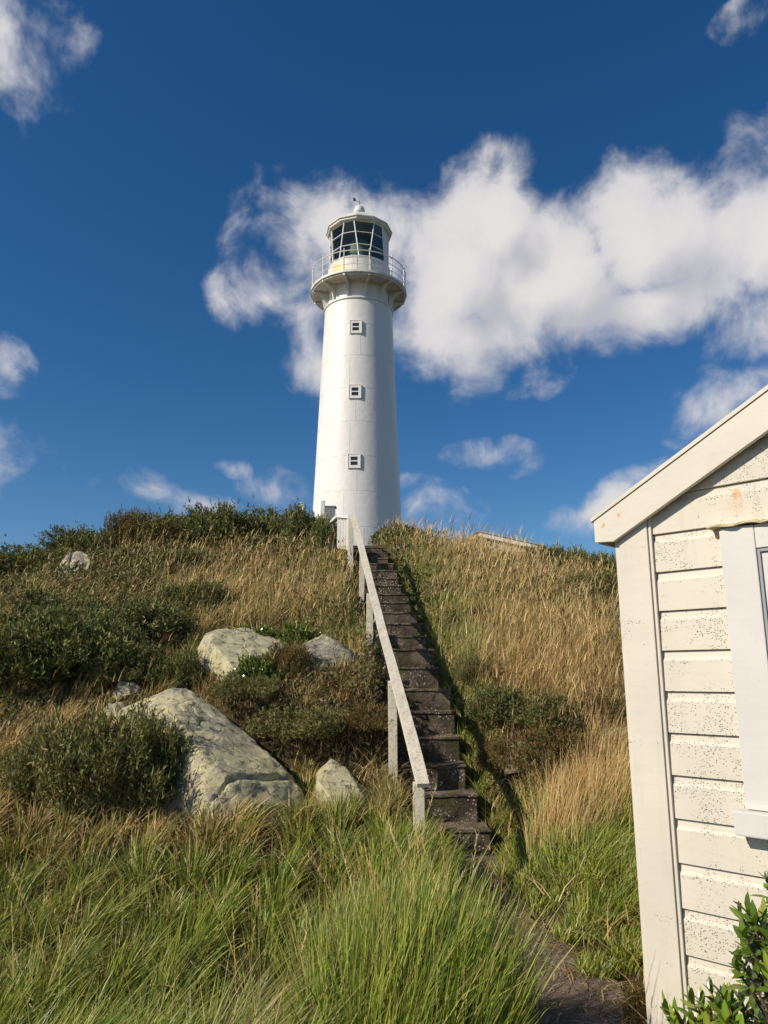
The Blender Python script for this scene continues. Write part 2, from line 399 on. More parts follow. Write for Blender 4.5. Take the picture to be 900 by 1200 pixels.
dirv = k.n('ShaderNodeTexCoord').outputs['Generated']
sep = k.n('ShaderNodeSeparateXYZ'); nt.links.new(dirv, sep.inputs[0])
az = k.math('ARCTAN2', sep.outputs[0], sep.outputs[1]); el = k.math('ARCSINE', sep.outputs[2])
def field(duv):
    """cloud field sampled with a small shift in azimuth/elevation"""
    w = k.n('ShaderNodeCombineXYZ')
    a2 = k.math('ADD', az, duv[0]); e2 = k.math('ADD', el, duv[1])
    nt.links.new(a2, w.inputs[0]); nt.links.new(e2, w.inputs[1]); w.inputs[2].default_value = 0.37
    wn = k.n('ShaderNodeTexNoise', i_Scale=5.0, i_Detail=3.0, i_Roughness=0.5); nt.links.new(w.outputs[0], wn.inputs['Vector'])
    wv = k.n('ShaderNodeVectorMath', operation='MULTIPLY_ADD'); nt.links.new(wn.outputs['Color'], wv.inputs[0])
    wv.inputs[1].default_value = (0.11, 0.09, 0); nt.links.new(w.outputs[0], wv.inputs[2])
    wsub = k.n('ShaderNodeVectorMath', operation='SUBTRACT'); nt.links.new(wv.outputs[0], wsub.inputs[0]); wsub.inputs[1].default_value = (0.055, 0.045, 0.37)
    f = None
    for (u, v, ru, rv, rot, wt) in CLOUDS:
        A, E_ = azel(u, v)
        mp = k.n('ShaderNodeMapping', vector_type='TEXTURE'); nt.links.new(wsub.outputs[0], mp.inputs['Vector'])
        mp.inputs['Location'].default_value = (A, E_, 0); mp.inputs['Rotation'].default_value = (0, 0, math.radians(rot))
        mp.inputs['Scale'].default_value = (ru / 930, rv / 930, 1)
        ln = k.n('ShaderNodeVectorMath', operation='LENGTH'); nt.links.new(mp.outputs[0], ln.inputs[0])
        q_ = k.math('SUBTRACT', 1.0, ln.outputs['Value']); g = k.math('MINIMUM', k.math('MULTIPLY', q_, wt), k.math('MULTIPLY', q_, 1.25))
        f = g if f is None else k.n('ShaderNodeMath', operation='SMOOTH_MAX', i_0=f, i_1=g, i_2=0.08).outputs[0]
    soft = f
    n1 = k.n('ShaderNodeTexNoise', i_Scale=11.0, i_Detail=9.0, i_Roughness=0.58, i_Distortion=0.25); nt.links.new(w.outputs[0], n1.inputs['Vector'])
    n3 = k.n('ShaderNodeTexNoise', i_Scale=3.3, i_Detail=4.0, i_Roughness=0.55); nt.links.new(w.outputs[0], n3.inputs['Vector'])
    f = k.math('MAXIMUM', f, -0.9)
    f = k.math('ADD', f, k.math('MULTIPLY', k.math('SUBTRACT', n1.outputs['Fac'], 0.5), 1.85))
    f = k.math('ADD', f, k.math('MULTIPLY', k.math('SUBTRACT', n3.outputs['Fac'], 0.5), 0.45))
    return f, soft
CLOUDS = [
 # u, v, radius u, radius v, tilt, weight
 (360, 315, 100, 110, 20, 0.42), (395, 262, 75, 60, 0, 0.55), (305, 350, 60, 45, 0, 0.36), (430, 320, 80, 110, 0, 0.8),
 (570, 270, 95, 90, 0, 1.25), (535, 330, 110, 120, 0, 1.4), (650, 330, 150, 95, 0, 1.5), (765, 290, 130, 105, 0, 1.5), (895, 270, 110, 115, 12, 1.5), (990, 260, 150, 115, 0, 1.4),
 (560, 395, 115, 60, 0, 1.0), (780, 355, 180, 48, 0, 1.0), (960, 340, 140, 90, 0, 1.0), (370, 430, 60, 50, 0, 0.45),
 (848, 472, 100, 38, 18, 0.75), (800, 490, 40, 30, 0, 0.6), (712, 582, 80, 34, 18, 0.7), (165, 580, 75, 28, 0, 0.34), (235, 590, 50, 18, 0, 0.32),
 (333, 573, 55, 36, 0, 0.45), (278, 538, 30, 16, 0, 0.28), (578, 534, 70, 24, 5, 0.28), (14, 46, 80, 76, -30, 0.40), (-8, 425, 36, 36, 0, 0.34),
 (490, 605, 90, 40, 0, 0.36), (885, 15, 60, 22, 0, 0.03), (620, 440, 50, 26, 0, 0.3),
 (1200, 420, 300, 90, 0, 1.2), (-300, 500, 260, 80, 0, 1.0), (1500, 620, 300, 60, 0, 1.0)]
f0, s0 = field((0, 0))
f1, s1 = field((-0.045, 0.05))
dens = k.math('POWER', k.ramp(f0, -0.08, 0.62), 1.15)
# lit where the cloud thins towards the sun, greyer on the far and lower side
lit = k.ramp(k.math('ADD', k.math('MULTIPLY', k.math('SUBTRACT', f0, f1), 0.40), k.math('MULTIPLY', k.math('SUBTRACT', s0, s1), 0.60)), -0.55, 0.30)
thick = k.ramp(f0, 0.10, 1.15)
shade = k.math('MULTIPLY', k.math('SUBTRACT', 1.0, lit), 0.80, clamp=True)
ccol = k.mix(shade, (7.6, 7.25, 7.0), (4.3, 4.3, 4.75))
ccol = k.mix(k.math('MULTIPLY', k.math('SUBTRACT', 1.0, thick), 0.5), ccol, (4.4, 4.7, 5.7))
hs = k.n('ShaderNodeHueSaturation', i_Hue=0.502, i_Saturation=1.32, i_Value=0.86); nt.links.new(sky.outputs[0], hs.inputs['Color'])
mixc = k.mix(k.math('MULTIPLY', dens, 0.95), hs.outputs[0], ccol)
nt.links.new(mixc, bg.inputs[0]); bg.inputs[1].default_value = 0.108
nt.links.new(bg.outputs[0], wout.inputs[0])
W.cycles.sampling_method = 'MANUAL'; W.cycles.sample_map_resolution = 512

sl = bpy.data.lights.new('sun', 'SUN'); sl.energy = 4.8; sl.angle = math.radians(0.53); sl.color = (1.0, 0.90, 0.76)
so = bpy.data.objects.new('sun', sl); COL.objects.link(so); so.rotation_euler = SUN_DIR.to_track_quat('Z', 'Y').to_euler(); so.location = (-20, -20, 30)

cam = bpy.data.cameras.new('camera'); co = bpy.data.objects.new('camera', cam); COL.objects.link(co)
co.location = (0, 0, EYE); co.rotation_euler = (PI / 2 + PITCH, 0, 0)
cam.sensor_fit = 'VERTICAL'; cam.sensor_height = 24; cam.sensor_width = 18; cam.lens = F / 1200 * 24
cam.clip_start = 0.05; cam.clip_end = 3000; sc.camera = co
vs = sc.view_settings; vs.view_transform = 'Standard'; vs.look = 'None'; vs.exposure = 0.0; vs.gamma = 1.0
sc.cycles.max_bounces = 6; sc.cycles.transparent_max_bounces = 12; sc.cycles.diffuse_bounces = 3
sc.cycles.use_denoising = True

# ------------------------------------------------------------------ terrain
def axis(lo, hi, step, far_lo, far_hi):
    a = list(np.arange(lo, hi + step / 2, step)); s = step
    x = hi
    while x < far_hi: s *= 1.14; x += s; a.append(x)
    s = step; x = lo
    while x > far_lo: s *= 1.14; x -= s; a.insert(0, x)
    return np.array(a)
gx = axis(-9, 7, 0.09, -600, 600); gy = axis(1.5, 18, 0.09, -120, 700)
X, Y = np.meshgrid(gx, gy); Z = ground(X, Y)
V = np.stack([X.ravel(), Y.ravel(), Z.ravel()], 1); nx = len(gx); ny = len(gy)
I = (np.arange(ny - 1)[:, None] * nx + np.arange(nx - 1)[None, :]).ravel()
Q = np.stack([I, I + 1, I + nx + 1, I + nx], 1)
tag(np_mesh('ground', V, Q, None, SOIL), 'grassy hillside ground rising to the lighthouse', None, None, 'structure')

# path strip
ys = np.arange(-4, 6.02, 0.04); vsn = []; cols_ = 9
for y in ys:
    l, r = corridor(y); l += 0.02; r -= 0.01
    r += 0.012 * math.sin(y * 9) + 0.014 * math.sin(y * 31) + 0.008 * math.sin(y * 57); 
    for j in range(cols_):
        x = l + (r - l) * j / (cols_ - 1)
        vsn.append((x, y, float(ground(np.clip(x, l + 0.03, r - 0.03), y)) + 0.014 + 0.004 * math.sin(x * 17 + y * 5)))
V = np.array(vsn); I = (np.arange(len(ys) - 1)[:, None] * cols_ + np.arange(cols_ - 1)[None, :]).ravel()
tag(np_mesh('path', V, np.stack([I, I + 1, I + cols_ + 1, I + cols_], 1), None, PATHM), 'dark worn concrete path leading to the steps', None, None, 'structure')

# ------------------------------------------------------------------ staircase
st = tag(empty('staircase', (0.5, 6.0, 0.24)), 'steep flight of dark lichen-spotted concrete steps climbing beside the handrail', 'staircase')
for i, (y, z) in enumerate(STEPS):
    l, r = corridor(y); l = float(l) + 0.0; r = float(r) - 0.02 + rnd.uniform(-0.02, 0.02)
    nexty = STEPS[i + 1][0] if i + 1 < len(STEPS) else y + 0.45
    h = 0.26
    def slab(x0, x1, y0, y1, z0, z1, bev, amp):
        bm = bmesh.new(); box(bm, x0, x1, y0, y1, z0, z1)
        bmesh.ops.bevel(bm, geom=list(bm.edges), offset=bev, segments=2, affect='EDGES')
        bmesh.ops.subdivide_edges(bm, edges=[e for e in bm.edges if abs((e.verts[0].co - e.verts[1].co).x) > 0.1], cuts=11)
        bmesh.ops.subdivide_edges(bm, edges=[e for e in bm.edges if e.calc_length() > 0.1], cuts=2)
        for v in bm.verts:
            nn = mnoise.noise_vector(v.co * 6) * amp + mnoise.noise_vector(v.co * 19) * amp * 0.6
            v.co += nn
        bm.transform(Matrix.Translation(-st.location)); return bm
    r0 = rnd.uniform(-.015, .015); r += rnd.uniform(-0.03, 0.015); z += rnd.uniform(-.008, .008)
    so_ = build('step', slab(l - 0.05, r - 0.012, y + 0.006 + r0, nexty + 0.05, z - h, z - 0.020, 0.012, 0.009), STEP, st, smooth=True, autosm=50)
    build('tread', slab(l - 0.06, r - 0.006, y + r0, nexty + 0.05, z - 0.024, z + 0.003, 0.009, 0.008), TREAD, so_, smooth=True, autosm=50)

# ------------------------------------------------------------------ handrail
RP = [(0.2375, 5.0, 0.93), (-0.476, 11.4, 3.99)]
def rail_at(y):
    t = (y - 5.0) / 6.4
    return Vector((RP[0][0] + (RP[1][0] - RP[0][0]) * t, y, 0.93 + 3.06 * t))
hr = tag(empty('wooden_handrail', (0.2375, 5.0, float(ground(0.2, 5.0)))), 'long weathered white wooden handrail running up the left side of the steps', 'handrail')
def beam(bm, p, q, w, t, up=Vector((0, 0, 1)), cuts=0):
    d = (q - p); L = d.length; d.normalize(); s = d.cross(up).normalized(); n = s.cross(d)
    M = Matrix((s, d, n)).transposed().to_4x4(); M.translation = p
    box(bm, -w / 2, w / 2, 0, L, -t, 0, M)
bm = bmesh.new(); beam(bm, rail_at(4.93), rail_at(11.5), 0.078, 0.026)
bmesh.ops.subdivide_edges(bm, edges=[e for e in bm.edges if e.calc_length() > 1], cuts=24)
bm.transform(Matrix.Translation(-hr.location))
for v in bm.verts:
    t_ = v.co.y / 6.5; cx_ = (RP[1][0] - RP[0][0]) * v.co.y / 6.4; v.co.x = cx_ + (v.co.x - cx_) * 1.0
    v.co.x += 0.006 * math.sin(v.co.y * 1.7); v.co.z += 0.010 * math.sin(v.co.y * 2.3 + 1) + 0.005 * math.sin(v.co.y * 5.1)
build('rail_board', bm, RAIL, hr)
bm = bmesh.new(); p, q = rail_at(4.98), rail_at(11.45); off = Vector((-0.012, 0, -0.028)); beam(bm, p + off, q + off, 0.03, 0.045); bm.transform(Matrix.Translation(-hr.location)); build('under_rail', bm, RAIL, hr)
for y in (5.02, 6.32, 8.25, 10.0, 11.4):
    p = rail_at(y) - Vector((0.0, 0, 0.040)); zb = float(ground(p.x - 0.03, y)) - 0.15
    bm = bmesh.new(); M = Matrix.Translation(Vector((p.x - 0.012, y, 0))) @ Matrix.Rotation(rnd.uniform(-0.01, 0.02), 4, 'Y')
    box(bm, -0.036, 0.036, -0.03, 0.03, zb, p.z, M); bm.transform(Matrix.Translation(-hr.location)); build('post', bm, RAIL, hr, bevel=0.004)

# landing fence at the head of the steps
lf = tag(empty('picket_fence', at(404, 640, 12.2)), 'short white picket balustrade at the head of the steps below the lighthouse', 'fence')
O = lf.location.copy(); a = at(396, 604, 12.0); b = at(411, 605, 11.9)
bm = bmesh.new(); beam(bm, a - O, b - O, 0.09, 0.04); build('top_rail', bm, WHITE, lf)
c = at(384, 616, 12.4); bm = bmesh.new(); beam(bm, c - O, a - O, 0.08, 0.04); build('sloping_rail', bm, WHITE, lf)
for t in (0.06, 0.30, 0.53, 0.77):
    p = a.lerp(b, t) - O; bm = bmesh.new(); box(bm, p.x - 0.022, p.x + 0.022, p.y - 0.012, p.y + 0.012, p.z - 0.55, p.z - 0.045); build('picket', bm, WHITE, lf)
p = c.lerp(a, 0.45) - O; bm = bmesh.new(); box(bm, p.x - 0.022, p.x + 0.022, p.y - 0.012, p.y + 0.012, p.z - 0.55, p.z - 0.05); build('picket', bm, WHITE, lf)
p = b - O; bm = bmesh.new(); box(bm, p.x - 0.05, p.x + 0.04, p.y - 0.04, p.y + 0.04, p.z - 0.75, p.z + 0.02); build('post', bm, WHITE, lf, bevel=0.004)

def small_post(u, v0, d, w, label):
    p = at(u, v0, d); zb = float(ground(p.x, p.y)) - 0.1
    o = empty('marker_post', (p.x, p.y, zb)); tag(o, label, 'post')
    bm = bmesh.new(); box(bm, -w, w, -w, w, 0, p.z - zb); build('post_shaft', bm, WHITE, o, bevel=0.006)
    bm = bmesh.new(); lathe(bm, [(w * 0.9, p.z - zb + 0.002), (w * 1.2, p.z - zb + 0.02), (0.001, p.z - zb + 0.06)], 12, True); build('cap', bm, WHITE, o)
small_post(353.5, 591, 17.0, 0.05, 'white post standing free in the shrubs just left of the tower foot')
small_post(378.5, 589, 16.0, 0.045, 'slim white post against the tower foot beside the small louvred box')
p = at(386, 598, 17.5); zb = float(ground(p.x, p.y)) - 0.05
lb = tag(empty('meter_box', (p.x, p.y, zb)), 'small white louvred box on a stand at the foot of the lighthouse', 'box'); H = p.z - zb
bm = bmesh.new(); box(bm, -0.14, 0.14, -0.1, 0.1, H - 0.22, H + 0.06); build('cabinet', bm, GREYW, lb, bevel=0.005)
bm = bmesh.new(); box(bm, -0.17, 0.17, -0.13, 0.13, H + 0.062, H + 0.085); build('lid', bm, GREYMETAL, lb)
bm = bmesh.new()
for i in range(5): box(bm, -0.11, 0.11, -0.112, -0.102, H - 0.18 + i * 0.045, H - 0.155 + i * 0.045)
build('louvre_panel', bm, GREYMETAL, lb)
for sx in (-0.1, 0.1):
    bm = bmesh.new(); box(bm, sx - 0.02, sx + 0.02, -0.02, 0.02, 0, H - 0.222); build('leg', bm, WHITE, lb)

# ------------------------------------------------------------------ lighthouse
LX, LY, LZ = -1.215, 33.0, 4.45
lh = tag(empty('lighthouse', (LX, LY, LZ)), 'tall tapering white lighthouse with railed gallery and glazed lantern on the hilltop', 'lighthouse')
ze = lambda h: h + EYE - LZ        # height above eye -> local
def Rt(z): return 1.59 + (ze(17.2) - z) * 0.0395
bm = bmesh.new(); prof = [(Rt(-0.6) + 0.0, -0.6)]
joints = [ze(4.6) + i * 1.58 for i in range(0, 8)]
for j in joints:
    prof += [(Rt(j - 0.014), j - 0.014), (Rt(j - .010) - 0.007, j - 0.010), (Rt(j + .010) - 0.007, j + 0.010), (Rt(j + 0.014), j + 0.014)]
    prof += [(Rt(j + 0.03), j + 0.03), (Rt(j + 0.5), j + 0.5), (Rt(j + 1.0), j + 1.0), (Rt(j + 1.55), j + 1.55)]
prof = [p for p in prof if p[1] < ze(16.9)]
zr = ze(17.0)
prof += [(1.61, zr - 0.10), (1.66, zr - 0.07), (1.66, zr + 0.0), (1.60, zr + 0.04), (1.50, zr + 0.06), (1.49, zr + 0.45), (1.50, ze(17.85))]
lathe(bm, prof, 96); tower = build('tower', bm, IRON, lh, smooth=True, autosm=35)
bm = bmesh.new()     # vertical plate seams
for j, jz in enumerate(joints[:-1]):
    for q in range(6):
        a_ = 2 * PI * (q + 0.5 * (j % 2)) / 6 - 0.35 + 0.2 * math.sin(j * 2.7)
        z0, z1 = jz + 0.03, min(jz + 1.55, ze(16.8))
        r0, r1 = Rt(z0), Rt(z1); da = 0.008
        vv = []
        for (r, z) in ((r0, z0), (r1, z1)):
            for (dd, rr) in ((-da, -0.004), (-da, 0.005), (da, 0.005), (da, -0.004)):
                vv.append(bm.verts.new(((r + rr) * math.cos(a_ + dd), (r + rr) * math.sin(a_ + dd), z)))
        for i in range(3): bm.faces.new((vv[i], vv[i + 1], vv[i + 5], vv[i + 4]))
        bm.faces.new(vv[0:4][::-1]); bm.faces.new(vv[4:8])
build('plate_seam', bm, IRON, tower)
# windows
for h in (15.45, 12.3, 9.08):
    z = ze(h); r = Rt(z); a_ = -PI / 2 - 0.035; wdt, hgt = 0.50, 0.60
    M = Matrix.Rotation(a_ + PI / 2, 4, 'Z') @ Matrix.Translation((0, -r, z)) @ Matrix.Rotation(-0.04, 4, 'X')
    bm = bmesh.new()
    for (x0, x1, z0, z1) in ((-wdt/2, -wdt/2 + .10, -hgt/2, hgt/2), (wdt/2 - .10, wdt/2, -hgt/2, hgt/2), (-wdt/2 + .1, wdt/2 - .1, hgt/2 - .11, hgt/2), (-wdt/2 + .1, wdt/2 - .1, -hgt/2, -hgt/2 + .11), (-wdt/2 + .1, wdt/2 - .1, -.025, .025)):
        box(bm, x0, x1, -0.036, 0.12, z0, z1, M)
    w = build('window', bm, WHITE, lh)
    bm = bmesh.new()      # raised surround
    e = 0.028
    for (x0, x1, z0, z1) in ((-wdt/2 - e, -wdt/2 - .002, -hgt/2 - e, hgt/2 + e), (wdt/2 + .002, wdt/2 + e, -hgt/2 - e, hgt/2 + e), (-wdt/2, wdt/2, hgt/2 + .002, hgt/2 + e), (-wdt/2, wdt/2, -hgt/2 - e, -hgt/2 - .002)):
        box(bm, x0, x1, -0.048, 0.12, z0, z1, M)
    build('window_surround', bm, GREYW, w)
    for (z0, z1) in ((-hgt/2 + .112, -.027), (.027, hgt/2 - .112)):
        bm = bmesh.new(); box(bm, -wdt/2 + .102, wdt/2 - .102, -0.018, 0.0, z0, z1, M); build('pane', bm, DIMPANE, w)
# gallery
zg = ze(17.85)
bm = bmesh.new(); lathe(bm, [(1.42, zg), (2.27, zg), (2.31, zg + .02), (2.31, zg + .13), (2.27, zg + .15), (1.42, zg + .15)], 24, off=math.radians(-90.5)); build('gallery_deck', bm, GAL, lh, smooth=True, autosm=30)
bm = bmesh.new(); ring(bm, 2.20, zg - 0.035, 0.03, 72, 6); build('deck_edge_ring', bm, GAL, lh)
ANG = [math.radians(-90 - 15.5 + 30 * i) for i in range(12)]
for a_ in ANG:
    M = Matrix.Rotation(a_, 4, 'Z')
    bm = bmesh.new(); th = 0.048
    pr = [(1.50, zg - 0.02), (2.26, zg - 0.02), (2.26, zg - 0.10), (2.0, zg - 0.16), (1.78, zg - 0.30), (1.66, zg - 0.52), (1.60, zg - 0.80), (1.50, zg - 0.80)]
    prism(bm, pr, -th, th)
    prism(bm, [(1.60, zg - .83), (1.69, zg - .80), (1.74, zg - .50), (1.84, zg - .30), (2.04, zg - .17), (2.04, zg - .155), (1.80, zg - .29), (1.68, zg - .52), (1.62, zg - .80)], -0.055, -th - .001)
    bm.transform(M); build('bracket', bm, GAL, lh)
    bm = bmesh.new(); tube(bm, (2.24, 0, zg - 0.05), (2.24, 0, zg + 1.17), 0.028, 0.024, 8); lathe_b = (2.24, 0, zg + 1.2)
    tube(bm, (2.24, 0, zg + 1.17), (2.24, 0, zg + 1.23), 0.04, 0.02, 8); bm.transform(M); build('railing_post', bm, GAL, lh)
for dz, r in ((1.10, 0.024), (0.74, 0.016), (0.42, 0.016)):
    bm = bmesh.new(); ring(bm, 2.24, zg + dz, r, 96, 6); build('guard_rail', bm, GAL, lh, smooth=True)
# lantern
zl0, zl1, zl2 = zg + .152, ze(19.15), ze(21.05)
bm = bmesh.new(); lathe(bm, [(1.49, zl0), (1.49, zl1 - .05), (1.51, zl1 - .04), (1.51, zl1), (1.36, zl1)], 72)
lw = build('lantern_wall', bm, LANT, lh, smooth=True, autosm=30)
for a0 in (-118, -92, -66):      # lap seams on the wall
    a_ = math.radians(a0); bm = bmesh.new(); M = Matrix.Rotation(a_, 4, 'Z'); box(bm, 1.485, 1.503, -0.02, 0.02, zl0 + .003, zl1 - .06, M); build('wall_lap', bm, LANT, lw)
G = 1.42; GA = [math.radians(-93 + 30 * i) for i in range(12)]
lean = [math.radians(5 if i % 2 == 0 else -5) for i in range(12)]
def gp(i, t, R=G):
    i %= 12; a_ = GA[i] + lean[i] * (1 - 2 * t) * 1.0
    return Vector((R * math.cos(a_), R * math.sin(a_), zl1 + (zl2 - zl1) * t))
bm = bmesh.new()
glazed = [i for i in range(12) if i in (0, 1, 2, 11, 10, 9)]
for i in range(12):
    tube(bm, gp(i, 0), gp(i, 1), 0.032, n=6)
for t in (0.015, 0.34, 0.68, 0.985):
    for i in range(12): tube(bm, gp(i, t), gp(i + 1, t), 0.022 if 0.1 < t < 0.9 else 0.035, n=6)
build('glazing_frame', bm, WHITE, lh)
for i in range(12):
    j = (i + 1) % 12
    front = i in (9, 10, 11, 0, 1)
    for (t0, t1) in ((0.0, 0.34), (0.34, 0.68), (0.68, 1.0)) if front else ((0.0, 1.0),):
        bm = bmesh.new(); R = G - (0.012 if front else 0.0)
        c = [gp(i, t0, R), gp(j, t0, R), gp(j, t1, R), gp(i, t1, R)]
        nrm = (c[1] - c[0]).cross(c[3] - c[0]).normalized() * 0.008
        for q, sgn in ((c, 1),):
            A = [bm.verts.new(p + nrm) for p in q]; B = [bm.verts.new(p - nrm) for p in q]
            bm.faces.new(A); bm.faces.new(B[::-1])
            for s_ in range(4): bm.faces.new((A[s_], B[s_], B[(s_ + 1) % 4], A[(s_ + 1) % 4]))
        build('glass_pane' if front else 'blank_panel', bm, GLASS if front else GAL, lh)
# optic and curtain lining inside the lantern
bm = bmesh.new(); lathe(bm, [(0.30, zl0), (0.34, zl1), (0.55, zl1 + .25), (0.60, zl1 + .9), (0.50, zl1 + 1.5), (0.2, zl1 + 1.7)], 24, True, True); build('optic', bm, DARKIN, lh, smooth=True)
bm = bmesh.new()
nn = 40
for i in range(nn):
    a0 = math.radians(-20) + math.radians(235) * i / nn; a1 = math.radians(-20) + math.radians(235) * (i + 1) / nn
    r0 = 1.30 + 0.02 * math.sin(i * 2.2); r1 = 1.30 + 0.02 * math.sin((i + 1) * 2.2)
    vv = [bm.verts.new((r * math.cos(a_), r * math.sin(a_), z)) for (r, a_, z) in ((r0, a0, zl1), (r1, a1, zl1), (r1, a1, zl2), (r0, a0, zl2))]
    bm.faces.new(vv)
build('curtain', bm, DARKIN, lh)
bm = bmesh.new(); lathe(bm, [(0.0005, zl1 - .01), (1.36, zl1 - .01)], 40); build('lantern_floor', bm, DARKIN, lh)
bm = bmesh.new()
lathe(bm, [(1.30, zl2 + .002), (1.56, zl2 + .002), (1.57, zl2 + .03), (1.57, zl2 + .10), (1.63, zl2 + .12), (1.63, zl2 + .17), (1.50, zl2 + .25), (0.9, zl2 + .78), (0.30, zl2 + 1.08), (0.22, zl2 + 1.10), (0.22, zl2 + 1.22)], 12, True, True, off=math.radians(-93))
roof = build('lantern_roof', bm, GAL, lh)
bm = bmesh.new(); ballz = zl2 + 1.42; lathe(bm, [(0.05, ballz - .28), (0.235, ballz - .20), (0.27, ballz - .08), (0.275, ballz), (0.24, ballz + .13), (0.16, ballz + .22), (0.02, ballz + .27)], 24, True, True); build('ventilator_ball', bm, GAL, roof, smooth=True)
bm = bmesh.new(); lathe(bm, [(0.25, ballz - .30), (0.25, ballz - .205)], 24, True, True); build('vent_band', bm, BLACK, roof)
bm = bmesh.new(); tube(bm, (0, 0, ballz + .26), (0, 0, ballz + .62), .014); tube(bm, (-.26, 0, ballz + .60), (.14, 0, ballz + .42), .012)
prism(bm, [(-.30, ballz + .56), (-.16, ballz + .54), (-.20, ballz + .70), (-.32, ballz + .74)], -.006, .006); build('weather_vane', bm, BLACK, roof)

# ------------------------------------------------------------------ weatherboard hut
hut = tag(empty('weatherboard_hut', (1.09, 3.37, 0.0), -PI / 4), 'cream weatherboard hut with black-speckled boards and gable end facing the path', 'hut')
WID, DEP, SLOPE, B0, BH = 2.70, 3.2, 0.520, 0.482, 0.1675
def gz(s):   # underside of the roof above wall position s
    s2 = min(s, WID - s); return 2.30 + SLOPE * (s2 + 0.02)
bm = bmesh.new()
zk = B0 - BH * 4
WS0, WS1 = 0.137, WID - 0.137
while zk < 3.05:
    z1 = zk + BH
    def clipx(z):    # roofline cut
        if z <= gz(WS0): return WS0, WS1
        s = (z - 2.30) / SLOPE - 0.02; return s, WID - s
    rows = [(zk + 0.004, -0.004), (zk + 0.006, -0.021), (zk + BH * 0.78, -0.019), (zk + BH * 0.86, -0.011), (z1 + 0.002, -0.008)]
    prev = None
    for (z, y) in rows:
        a0, a1 = clipx(z)
        if a1 - a0 < 0.02: break
        pr = (bm.verts.new((a0, y, z)), bm.verts.new((a1, y, z)))
        if prev: bm.faces.new((prev[0], prev[1], pr[1], pr[0]))
        prev = pr
    zk += BH
wall = build('wall', bm, BOARD, hut)
bm = bmesh.new(); prism(bm, [(0.02, -0.3), (WID - .02, -0.3), (WID - .02, 2.28), (WID / 2, 2.28 + SLOPE * WID / 2), (0.02, 2.28)], 0.002, 0.04); build('wall_backing', bm, BLACK, wall)
for s_, lab in ((0, 1), (WID, -1)):
    bm = bmesh.new(); a0, a1 = (0.0, 0.135) if lab == 1 else (WID - .135, WID)
    prism(bm, [(a0, -.3), (a1, -.3), (a1, gz(a1) - .01), (a0, gz(a0) - .01)] if lab == 1 else [(a0, -.3), (a1, -.3), (a1, gz(a1) - .01), (a0, gz(a0) - .01)], -0.042, 0.001)
    build('corner_board', bm, CORNER, hut, bevel=0.003)
bm = bmesh.new(); box(bm, -0.022, -0.002, -0.036, 0.11, -0.3, 2.27); build('corner_stop', bm, CORNER, hut, bevel=0.002)
bm = bmesh.new(); box(bm, 0.139, 0.150, -0.034, -0.022, -0.3, 2.36); build('corner_bead', bm, CORNER, hut)
# side and rear walls, boarded
def board_wall(x0, x1, flip):
    bm = bmesh.new(); z = B0 - BH * 4
    while z < 2.20:
        pr = None
        for (zz, o_) in ((z + .004, -.004), (z + .006, .018), (z + BH * .8, .016), (z + BH + .002, .006)):
            if flip == 'side0': p = ((-.0 - o_ + 0.0, 0.11, zz), (-.0 - o_, DEP, zz))
            elif flip == 'side1': p = ((WID + o_, 0.0, zz), (WID + o_, DEP, zz))
            else: p = ((0, DEP + o_, zz), (WID, DEP + o_, zz))
            cur = (bm.verts.new(p[0]), bm.verts.new(p[1]))
            if pr: bm.faces.new((pr[0], pr[1], cur[1], cur[0]))
            pr = cur
        z += BH
    return bm
for fl in ('side0', 'side1', 'rear'): build('side_wall' if fl != 'rear' else 'rear_wall', board_wall(0, 0, fl), BOARD, hut)
bm = bmesh.new(); prism(bm, [(0.0, 2.2), (WID, 2.2), (WID / 2, 2.28 + SLOPE * WID / 2)], DEP, DEP + .02); build('rear_gable', bm, CORNER, hut)
# barge boards + roof
ov = 0.10; yb0, yb1 = -0.072, -0.046
def topz(s): return 2.251 + SLOPE * (s + 0.10)
apex = WID / 2; za = topz(apex)
bm = bmesh.new(); prism(bm, [(-.102, 2.152), (-.012, 2.146), (apex, 2.146 + SLOPE * (apex + .012)), (apex, za), (-.102, 2.251)], yb0, yb1); build('barge_board', bm, BARGE, hut, bevel=0.002)
bm = bmesh.new(); prism(bm, [(WID + .102, 2.152), (WID + .012, 2.146), (apex + .001, 2.146 + SLOPE * (apex + .012)), (apex + .001, za), (WID + .102, 2.251)], yb0, yb1); build('barge_board', bm, BARGE, hut, bevel=0.002)
for sg in (0, 1):
    bm = bmesh.new(); pts = [(-.115, 2.247), (apex, za + .003), (apex, za + .022), (-.115, 2.266)]
    if sg: pts = [(WID - x if i in (0, 3) else x + .001, z) for i, (x, z) in enumerate(pts)]
    prism(bm, pts, yb0 - 0.006, DEP + .1); build('roof', bm, CORNER, hut)
    bm = bmesh.new(); pts = [(-.095, 2.165), (apex, 2.165 + SLOPE * (apex + .095)), (apex, za - .01), (-.095, 2.235)]
    if sg: pts = [(WID - x if i in (0, 3) else x + .001, z) for i, (x, z) in enumerate(pts)]
    prism(bm, pts, yb1 + .001, 0.0); build('soffit', bm, BARGE, hut)
bm = bmesh.new()
for sg in (-0.104, WID + .09): box(bm, sg, sg + .014, yb1 + .002, DEP + .09, 2.15, 2.245)
build('fascia', bm, BARGE, hut)
